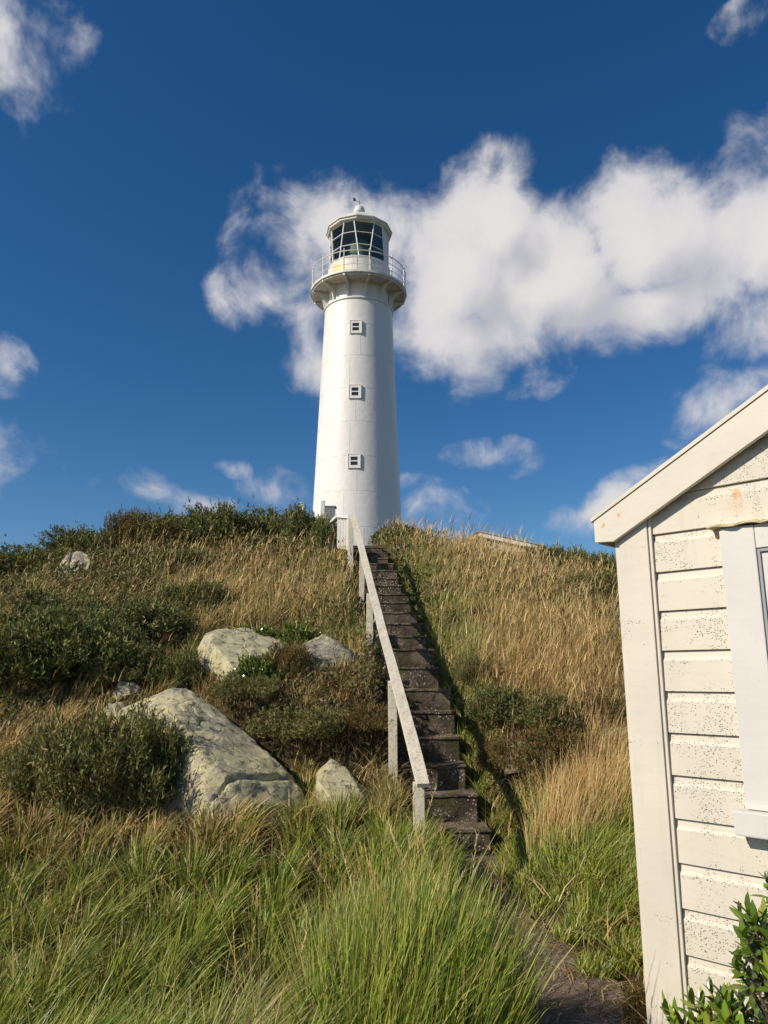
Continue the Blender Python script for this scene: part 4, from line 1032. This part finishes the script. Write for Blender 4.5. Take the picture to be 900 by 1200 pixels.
# tall feathery dry stalks on the hill
def stalks(n, region, hmin, hmax, w):
    x, y = scatter(n * 3, 5.5, 17, 1.1); k_ = keep_mask(x, y, 0.12); x, y = x[k_], y[k_]; z = ground(x, y); u, v = pix(x, y, z)
    k_ = rng.uniform(0, 1, len(x)) < region(u, v, x, y); x, y, z = x[k_][:n], y[k_][:n], z[k_][:n]; m = len(x)
    h = rng.uniform(hmin, hmax, m); az_ = 0.3 + rng.normal(0, 1.1, m); bend = np.clip(rng.normal(0.32, 0.22, m), 0.02, 1.0)
    ww = w * (y / 9) * rng.uniform(0.7, 1.2, m)
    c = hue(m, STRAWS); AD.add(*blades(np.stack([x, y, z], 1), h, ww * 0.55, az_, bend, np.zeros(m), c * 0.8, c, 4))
    # seed heads: a wider spindle along the last stretch
    lat = h * bend * 0.62; P = np.stack([x + np.cos(az_) * lat * 1.0, y + np.sin(az_) * lat * 1.0, z + h * 0.78], 1)
    AD.add(*blades(P, h * 0.24, ww * 1.15, az_, np.full(m, 0.55), np.zeros(m), c * 1.05, c * 1.1, 2))
stalks(6500, lambda u, v, x, y: 0.05 + 0.95 * np.clip(blob(u, v, 330, 700, 130, 45) + blob(u, v, 620, 720, 110, 100) + blob(u, v, 690, 850, 70, 60) + 0.6 * blob(u, v, 560, 640, 120, 25) + 0.4 * blob(u, v, 200, 640, 120, 30), 0, 1), 0.26, 0.50, 0.0075)
stalks(2600, lambda u, v, x, y: np.clip(blob(u, v, 620, 790, 90, 50) + blob(u, v, 570, 700, 50, 60) + 0.6 * blob(u, v, 700, 760, 60, 60), 0, 1), 0.45, 0.80, 0.0075)
stalks(500, lambda u, v, x, y: np.clip(blob(u, v, 40, 900, 110, 60) + 0.5 * blob(u, v, 390, 890, 60, 40), 0, 1), 0.35, 0.6, 0.006)
def tangle(n, cu, cv, ru, rv, hmin, hmax, cols, w=0.006):
    x, y = scatter(n * 30, 4.8, 9, 1.0); k_ = keep_mask(x, y, 0.05); x, y = x[k_], y[k_]; z = ground(x, y); u, v = pix(x, y, z)
    k_ = rng.uniform(0, 1, len(x)) < blob(u, v, cu, cv, ru, rv); x, y, z = x[k_][:n], y[k_][:n], z[k_][:n]; m = len(x)
    c = hue(m, cols, 0.3)
    AD.add(*blades(np.stack([x, y, z], 1), rng.uniform(hmin, hmax, m), w * rng.uniform(.6, 1.3, m), rng.uniform(-2.6, 1.2, m), np.clip(rng.normal(1.0, 0.6, m), .1, 2.2), rng.uniform(0.2, 0.8, m), c * 0.9, c, 5))
tangle(900, 640, 875, 80, 50, 0.15, 0.42, STRAWS + BROWNS + BROWNS)
tangle(900, 400, 880, 90, 45, 0.12, 0.36, STRAWS + BROWNS + BROWNS)
tangle(500, 600, 930, 30, 50, 0.12, 0.30, GREENS + BROWNS)
tangle(900, 600, 790, 90, 40, 0.2, 0.5, STRAWS)
n = 2600; y = rng.uniform(2.6, 5.95, n); l, r = corridor(y); e_ = rng.uniform(0, 1, n) ** 2.2; x = np.where(rng.uniform(0, 1, n) < .5, l + (r - l) * 0.5 * e_, r - (r - l) * 0.5 * e_)
c = hue(n, BROWNS + STRAWS + OLIVES, 0.3); AD.add(*blades(np.stack([x, y, ground(x, y) + .016], 1), rng.uniform(.02, .07, n), rng.uniform(.003, .007, n), rng.uniform(0, 6.28, n), rng.uniform(1.5, 4, n), rng.uniform(.6, .9, n), c, c, 2))
tag(AG.make('green_grass', LEAFG), 'long green grass filling the foreground and verges', None, None, 'stuff')
tag(AD.make('dry_grass', LEAFD), 'golden dry grass over the hillside', None, None, 'stuff')

# ------------------------------------------------------------------ shrubs
def leaf_quads(P, D, L, Wd, C0, fold=0.0):
    """diamond leaves: P base, D unit direction, length L, width Wd"""
    n = len(P); r = rng.normal(size=(n, 3)); S = np.cross(D, r); S /= np.linalg.norm(S, axis=1)[:, None] + 1e-9
    V = np.stack([P, P + D * (L * 0.45)[:, None] + S * (Wd / 2)[:, None], P + D * L[:, None], P + D * (L * 0.45)[:, None] - S * (Wd / 2)[:, None]], 1)
    C = np.repeat(C0[:, None, :], 4, 1); Qd = np.arange(n * 4).reshape(n, 4)
    return V.reshape(-1, 3), Qd, C.reshape(-1, 3)
def unit(v): return v / (np.linalg.norm(v, axis=1)[:, None] + 1e-9)
def shrub_mesh(seed, ntw, nl, leafL, leafW, cols, flat=0.62, upw=0.6, tips=None):
    """unit-radius dome of twigs; returns foliage arrays and branch bmesh"""
    global rng
    keep = rng; rng = np.random.default_rng(seed); A = Acc()
    d = rng.normal(size=(ntw, 3)); d[:, 2] = np.abs(d[:, 2]) * 1.0 + 0.05; d = unit(d)
    lump = 0.42 + 1.10 * fbm(d[:, 0] * 2 + 9, d[:, 1] * 2 + d[:, 2] * 1.3, 1.15, seed, 3)
    rad = lump * rng.uniform(0.45, 1.0, ntw) ** 0.45
    rad = np.where(rng.uniform(0, 1, ntw) < 0.06, rad * 1.22, rad)
    T = d * rad[:, None] * np.array([1, 1, flat])
    dr = unit(d * 0.8 + np.array([0.12, 0, upw]) + rng.normal(0, 0.28, (ntw, 3)))
    tl = rng.uniform(0.10, 0.26, ntw)
    tw = hue(ntw, cols, 0.28)
    t = rng.uniform(0, 1, (ntw, nl)); P = (T[:, None, :] + dr[:, None, :] * (tl[:, None] * (t - 0.5))[:, :, None]).reshape(-1, 3)
    D = unit((dr[:, None, :] * 0.7 + rng.normal(0, 0.55, (ntw, nl, 3))).reshape(-1, 3)); n = len(P)
    C = np.repeat(tw, nl, 0) * (1 + rng.uniform(-0.2, 0.2, (n, 1)))
    if tips is not None:
        tt = (t.reshape(-1) > 0.72) & (rng.uniform(0, 1, n) < 0.6); C[tt] = hue(int(tt.sum()), tips, 0.2)
    A.add(*leaf_quads(P, D, leafL * rng.uniform(0.6, 1.3, n), leafW * rng.uniform(0.7, 1.3, n), C))
    bm = bmesh.new()
    for i in range(26):
        e = T[i]; m_ = (e[0] * 0.35 + rng.normal(0, .05), e[1] * 0.35 + rng.normal(0, .05), e[2] * 0.55)
        tube(bm, (rng.normal(0, .05), rng.normal(0, .05), -0.25), m_, 0.022, 0.014, 5); tube(bm, m_, tuple(e), 0.013, 0.005, 5)
    rng = keep
    return A, bm
DKG = [(0.095, 0.130, 0.034), (0.060, 0.088, 0.025), (0.135, 0.160, 0.045), (0.165, 0.170, 0.055), (0.17, 0.13, 0.06)]
GORSE_T = [(0.26, 0.28, 0.08), (0.19, 0.23, 0.06), (0.33, 0.28, 0.11)]
OLV = [(0.17, 0.165, 0.055), (0.21, 0.185, 0.07), (0.12, 0.13, 0.04), (0.25, 0.20, 0.085)]
RUS = [(0.17, 0.10, 0.035), (0.12, 0.10, 0.035), (0.10, 0.085, 0.03)]
PALE = [(0.26, 0.29, 0.14), (0.20, 0.24, 0.11), (0.32, 0.33, 0.19)]
BRT = [(0.13, 0.19, 0.028), (0.09, 0.145, 0.02), (0.19, 0.25, 0.04), (0.06, 0.10, 0.02)]
protos = {}
def proto(key, *a, mat=SCRUB, **kw):
    A, bm = shrub_mesh(*a, **kw)
    f = A.make('foliage', mat); b = build('branch', bm, TWIG); protos[key] = [f, b, False]
proto('gorse_a', 101, 1500, 11, 0.085, 0.020, DKG, tips=GORSE_T)
proto('gorse_b', 102, 1500, 11, 0.08, 0.021, DKG, tips=GORSE_T)
proto('gorse_c', 103, 1300, 11, 0.09, 0.022, DKG + OLV, tips=GORSE_T)
proto('olive', 104, 1300, 11, 0.08, 0.019, OLV, tips=GORSE_T)
proto('rusty', 105, 1100, 12, 0.08, 0.018, RUS + OLV, tips=[(0.24, 0.13, 0.04)])
proto('sprig', 106, 420, 12, 0.11, 0.05, BRT, mat=GLOSSY, tips=[(0.30, 0.32, 0.06), (0.24, 0.30, 0.05)])
proto('pale', 107, 420, 12, 0.12, 0.04, PALE, tips=[(0.42, 0.42, 0.26)])
def shrub(key, u, v, w, h, label, rot=None, name='shrub', depth=0.8, group=None, sink=0.0, d=None):
    """w, h: width and height it shows in the photo; (u, v) the middle of its foot"""
    f, b, used = protos[key]
    if d is None: p = hit(u, v)
    else: p = at(u, v, d); p.z = float(ground(p.x, p.y))
    zc = p.y * CP + (p.z - EYE) * SP; sx = w / 2 / F * zc; sz = h / F * zc / 0.72
    root = empty(name, (p.x, p.y, p.z - sink)); tag(root, label, 'shrub', group)
    r = rnd.uniform(0, 6.28) if rot is None else rot
    root.rotation_euler = (0, 0, r); s = Vector((sx, sx * depth if sx > sz else sx, sz)); root.scale = (s.x, s.x, s.z)
    for src in (f, b):
        if not used: c = src
        else: c = src.copy(); COL.objects.link(c)
        c.parent = root
    protos[key][2] = True
    return root
GL = 'dark gorse shrubs over the left slope'
shrub('gorse_a', 25, 800, 150, 75, 'dark green shrub filling the left edge of the slope above the dry grass')
shrub('gorse_b', 95, 790, 150, 70, 'dark green shrub right of the one at the left edge, low on the slope')
shrub('gorse_c', 60, 745, 130, 50, 'dark shrub behind the two low ones at the left, below the lone grey boulder')
shrub('gorse_a', 160, 745, 130, 44, 'spreading dark green shrub at mid slope with golden grass on its right', 1.2)
shrub('gorse_b', 225, 712, 80, 30, 'small dark green shrub where the mid slope golden grass begins', 2.2)
shrub('gorse_c', 165, 800, 110, 40, 'low dark shrub just above the flat grey rocks', 3.1)
shrub('gorse_a', 215, 805, 60, 45, 'dark green shrub against the left side of the angular grey boulder', 0.4)
shrub('olive', 125, 942, 170, 100, 'wide green shrub in front of the biggest boulder on its left side', 0.2)
shrub('gorse_b', 185, 930, 100, 85, 'dark bristly shrub overlapping the left flank of the biggest boulder', 4.0)
shrub('olive', 55, 925, 110, 60, 'olive shrub half lost in dry grass at the lower left', 5.0)
shrub('gorse_c', 40, 676, 120, 36, 'bushy green shrub on the skyline at far left of the hill', 1.0)
shrub('gorse_a', 100, 652, 90, 34, 'green shrub on the skyline above the lone grey boulder', 2.0)
shrub('rusty', 150, 640, 56, 44, 'rusty brown topped shrub on the left part of the skyline', 0.0)
shrub('olive', 198, 640, 100, 36, 'olive shrub on the skyline just right of the rusty brown one', 0.7)
shrub('gorse_b', 215, 665, 70, 22, 'small green shrub below the skyline in the middle of the left slope', 3.7)
shrub('gorse_b', 262, 640, 100, 50, 'dark shrub on the skyline midway between the rusty shrub and the tower', 5.2)
shrub('gorse_c', 318, 640, 76, 44, 'dark shrub on the skyline third from the tower foot', 0.9)
shrub('gorse_a', 355, 640, 66, 46, 'dark bristly shrub on the skyline around the free white post', 2.7)
shrub('gorse_b', 386, 646, 44, 40, 'dark shrub on the skyline touching the picket balustrade', 0.1)
shrub('olive', 455, 870, 50, 40, 'olive shrub between the second rail post and the steps')
shrub('gorse_c', 638, 668, 66, 28, 'dark green shrub on the right skyline next to the far house', 0.3)
shrub('gorse_a', 682, 676, 70, 34, 'dark green shrub on the right skyline halfway to the hut', 1.8)
shrub('gorse_b', 724, 684, 76, 36, 'dark green shrub on the right skyline touching the hut eave', 2.9)
shrub('olive', 690, 702, 90, 30, 'olive shrub below the right skyline shrubs beside the hut wall', 4.4)
shrub('gorse_c', 560, 672, 46, 14, 'small dark shrub in golden grass just below the far house', 3.3)
shrub('gorse_c', 600, 702, 60, 18, 'low dark shrub in golden grass midway down the right slope', 0.6)
shrub('gorse_a', 640, 712, 54, 18, 'low green shrub right of the midway one on the right slope', 1.6)
shrub('sprig', 296, 760, 56, 28, 'bright glossy green shrub spilling over the top of the angular grey boulder', 0.5)
shrub('sprig', 345, 762, 66, 32, 'glossy green shrub growing between the two upper boulders', 2.5)
shrub('sprig', 300, 790, 52, 34, 'glossy green shrub hanging down the face of the angular grey boulder', 1.5, d=7.05)
shrub('rusty', 338, 812, 60, 40, 'brown twiggy shrub between the two upper boulders', 1.1, d=7.2)
shrub('rusty', 430, 856, 70, 30, 'brown heathy shrub on the bank left of the second rail post', 3.0)
shrub('olive', 355, 862, 110, 34, 'flat olive shrub on top of the undercut bank', 2.0)
shrub('olive', 290, 818, 80, 24, 'low olive shrub between the biggest and the angular grey boulder', 2.6)
shrub('pale', 436, 770, 44, 42, 'pale silvery green shrub beside the middle of the handrail', 0.8)
shrub('rusty', 640, 900, 110, 50, 'dead brown shrub in the hollow right of the steps', 1.9)
shrub('rusty', 712, 850, 80, 34, 'dry brown shrub on the bank next to the hut corner', 5.5)
shrub('rusty', 750, 1195, 40, 40, 'withered brown shrub at the foot of the hut corner', 4.1, d=3.75)

shrub('olive', 552, 800, 44, 30, 'ragged olive shrub on the right bank beside the middle steps', 1.3)  # this and the next few shrubs added to break up the rail shadow
shrub('gorse_b', 590, 845, 70, 40, 'dark green shrub in the shaded hollow right of the middle steps', 0.2)
shrub('rusty', 585, 905, 60, 34, 'brown withered shrub on the low bank right of the bottom steps', 2.2)
shrub('gorse_c', 640, 850, 80, 34, 'dark brownish green shrub midway between the lower steps and the hut', 3.6)
# low creeping scrub as ground cover

AS = Acc(); n = 230000
x, y = scatter(n, 4.6, 17, 1.1); k_ = keep_mask(x, y, 0.06); x, y = x[k_], y[k_]; z = ground(x, y); u, v = pix(x, y, z)
want = 0.12 + 0.9 * sstep(0.46, 0.62, fbm(x, y, 0.85, 61)) 
want = want * (1 - blob(u, v, 620, 760, 110, 70)) * (1 - 0.8 * blob(u, v, 320, 690, 110, 35)) + 0.9 * blob(u, v, 370, 850, 110, 60) + 0.8 * blob(u, v, 630, 880, 80, 50) + 0.6 * blob(u, v, 60, 750, 150, 60) + 0.75 * blob(u, v, 120, 660, 170, 40) + 0.4 * blob(u, v, 330, 625, 90, 20)
want = want * sstep(5.2, 6.2, y)
k_ = rng.uniform(0, 1, len(x)) < want; x, y, z, u, v = x[k_], y[k_], z[k_], u[k_], v[k_]; n = len(x)
hh = 0.02 + 0.30 * np.clip(fbm(x, y, 1.9, 62) - 0.15, 0, 1) * (0.6 + sstep(6, 9, y)) * rng.uniform(0.2, 1.0, n)
tone = np.clip(blob(u, v, 370, 860, 120, 60) + blob(u, v, 630, 880, 90, 55), 0, 1)
c = hue(n, OLV + DKG + OLV + [(0.40, 0.31, 0.15)], 0.3); cb = hue(n, BROWNS, 0.3); br = rng.uniform(0, 1, n) < tone * 0.65 + 0.1; c[br] = cb[br]
P = np.stack([x, y, z + hh], 1); D = unit(np.stack([rng.normal(0.15, .6, n), rng.normal(0, .6, n), rng.uniform(.1, 1, n)], 1))
s_ = np.interp(y, [5, 9, 17], [0.045, 0.062, 0.09]) * rng.uniform(.6, 1.3, n)
AS.add(*leaf_quads(P, D, s_, s_ * 0.36, c))
tag(AS.make('creeping_scrub', SCRUB), 'low brown and olive creeping undergrowth between the rocks', None, None, 'stuff')

# ------------------------------------------------------------------ glossy bushes at the hut wall
def oval(P, D, Nn, L, Wd, C0, curl=0.12):
    n = len(P); S = unit(np.cross(D, Nn)); Up = unit(np.cross(S, D))
    tt = [0.0, 0.2, 0.5, 0.8, 1.0]; wd = [0.10, 0.72, 1.0, 0.66, 0.04]
    V = np.zeros((n, 5, 3, 3)); C = np.zeros((n, 5, 3, 3))
    for i, (t, w_) in enumerate(zip(tt, wd)):
        c = P + D * (L * t)[:, None] - Up * (L * curl * t * t)[:, None]
        e = S * (Wd * w_ / 2)[:, None]; lift = Up * (Wd * 0.16 * w_)[:, None]
        V[:, i, 0] = c - e + lift; V[:, i, 1] = c; V[:, i, 2] = c + e + lift
        C[:, i, :] = C0[:, None, :]; C[:, i, 1] = C0 * 1.25
    q = []; base = (np.arange(n) * 15)[:, None]
    for i in range(4):
        for j in range(2):
            a_ = base + i * 3 + j; q.append(np.concatenate([a_, a_ + 1, a_ + 4, a_ + 3], 1))
    return V.reshape(-1, 3), np.stack(q, 1).reshape(-1, 4), C.reshape(-1, 3)
def glossy_bush(s, o_, z0, z1, rad, n, label, seed, tilt=(0, 0)):
    g = np.random.default_rng(seed); base = Vector((1.09 + .7071 * s - .7071 * o_, 3.37 - .7071 * s - .7071 * o_, 0)); base.z = float(ground(base.x, base.y)) - .03
    root = empty('mirror_bush', base); tag(root, label, 'bush')
    A = Acc(); bm = bmesh.new(); P = []; D = []; Nn = []; C = []
    for i in range(n):
        a_ = g.uniform(0, 2 * PI); rr = rad * math.sqrt(g.uniform(0, 1)); zz = z0 + (z1 - z0) * g.uniform(0, 1) ** 0.7
        tip = Vector((rr * math.cos(a_) + tilt[0], rr * math.sin(a_) + tilt[1], zz - base.z - 0.5 * rr * (zz - z0)))
        wx = base + tip; so_ = (wx.x - 1.09) * .7071 + (wx.y - 3.37) * .7071      # distance behind wall plane
        if so_ > -0.09: tip -= Vector((.7071, .7071, 0)) * (so_ + 0.09 + g.uniform(0, .08))
        mid = Vector((tip.x * 0.35, tip.y * 0.35, tip.z * 0.55)); tube(bm, (g.normal(0, .02), g.normal(0, .02), 0), mid, 0.009, 0.006, 5); tube(bm, mid, tip, 0.006, 0.003, 5)
        ax = (tip - mid).normalized(); ax = (ax + Vector((-.25, -.35, .45))).normalized()
        a1 = ax.orthogonal().normalized(); a2 = ax.cross(a1)
        for w_ in range(4):
            nl = 3; pb = tip - ax * 0.028 * w_
            for q in range(nl):
                an = 2 * PI * (q / nl) + w_ * 1.1 + g.uniform(-.3, .3); ou = a1 * math.cos(an) + a2 * math.sin(an)
                dd = (ax * (0.9 - 0.25 * w_) + ou * (0.35 + 0.25 * w_)).normalized(); P.append(pb); D.append(dd); Nn.append((ax * 1.0 - ou * 0.3).normalized() if w_ else ou * -1 + ax * .2)
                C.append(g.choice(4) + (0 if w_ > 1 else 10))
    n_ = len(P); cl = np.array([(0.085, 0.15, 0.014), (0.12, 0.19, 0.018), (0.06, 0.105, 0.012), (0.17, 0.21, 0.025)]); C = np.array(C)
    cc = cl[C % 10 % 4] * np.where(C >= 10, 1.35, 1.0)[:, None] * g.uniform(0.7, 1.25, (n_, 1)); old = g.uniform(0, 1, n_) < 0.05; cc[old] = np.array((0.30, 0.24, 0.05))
    A.add(*oval(np.array(P), unit(np.array(D)), unit(np.array(Nn)), g.uniform(.034, .078, n_), g.uniform(.015, .032, n_), cc))
    f = A.make('foliage', GLOSSY, root); b = build('branch', bm, TWIG, root)
glossy_bush(0.70, 0.24, 0.40, 0.88, 0.24, 90, 'glossy dark green bush rising against the hut wall under the window sill', 5)
glossy_bush(0.47, 0.26, 0.08, 0.46, 0.27, 140, 'glossy leaved bush low at the foot of the hut wall in the bottom corner', 6)
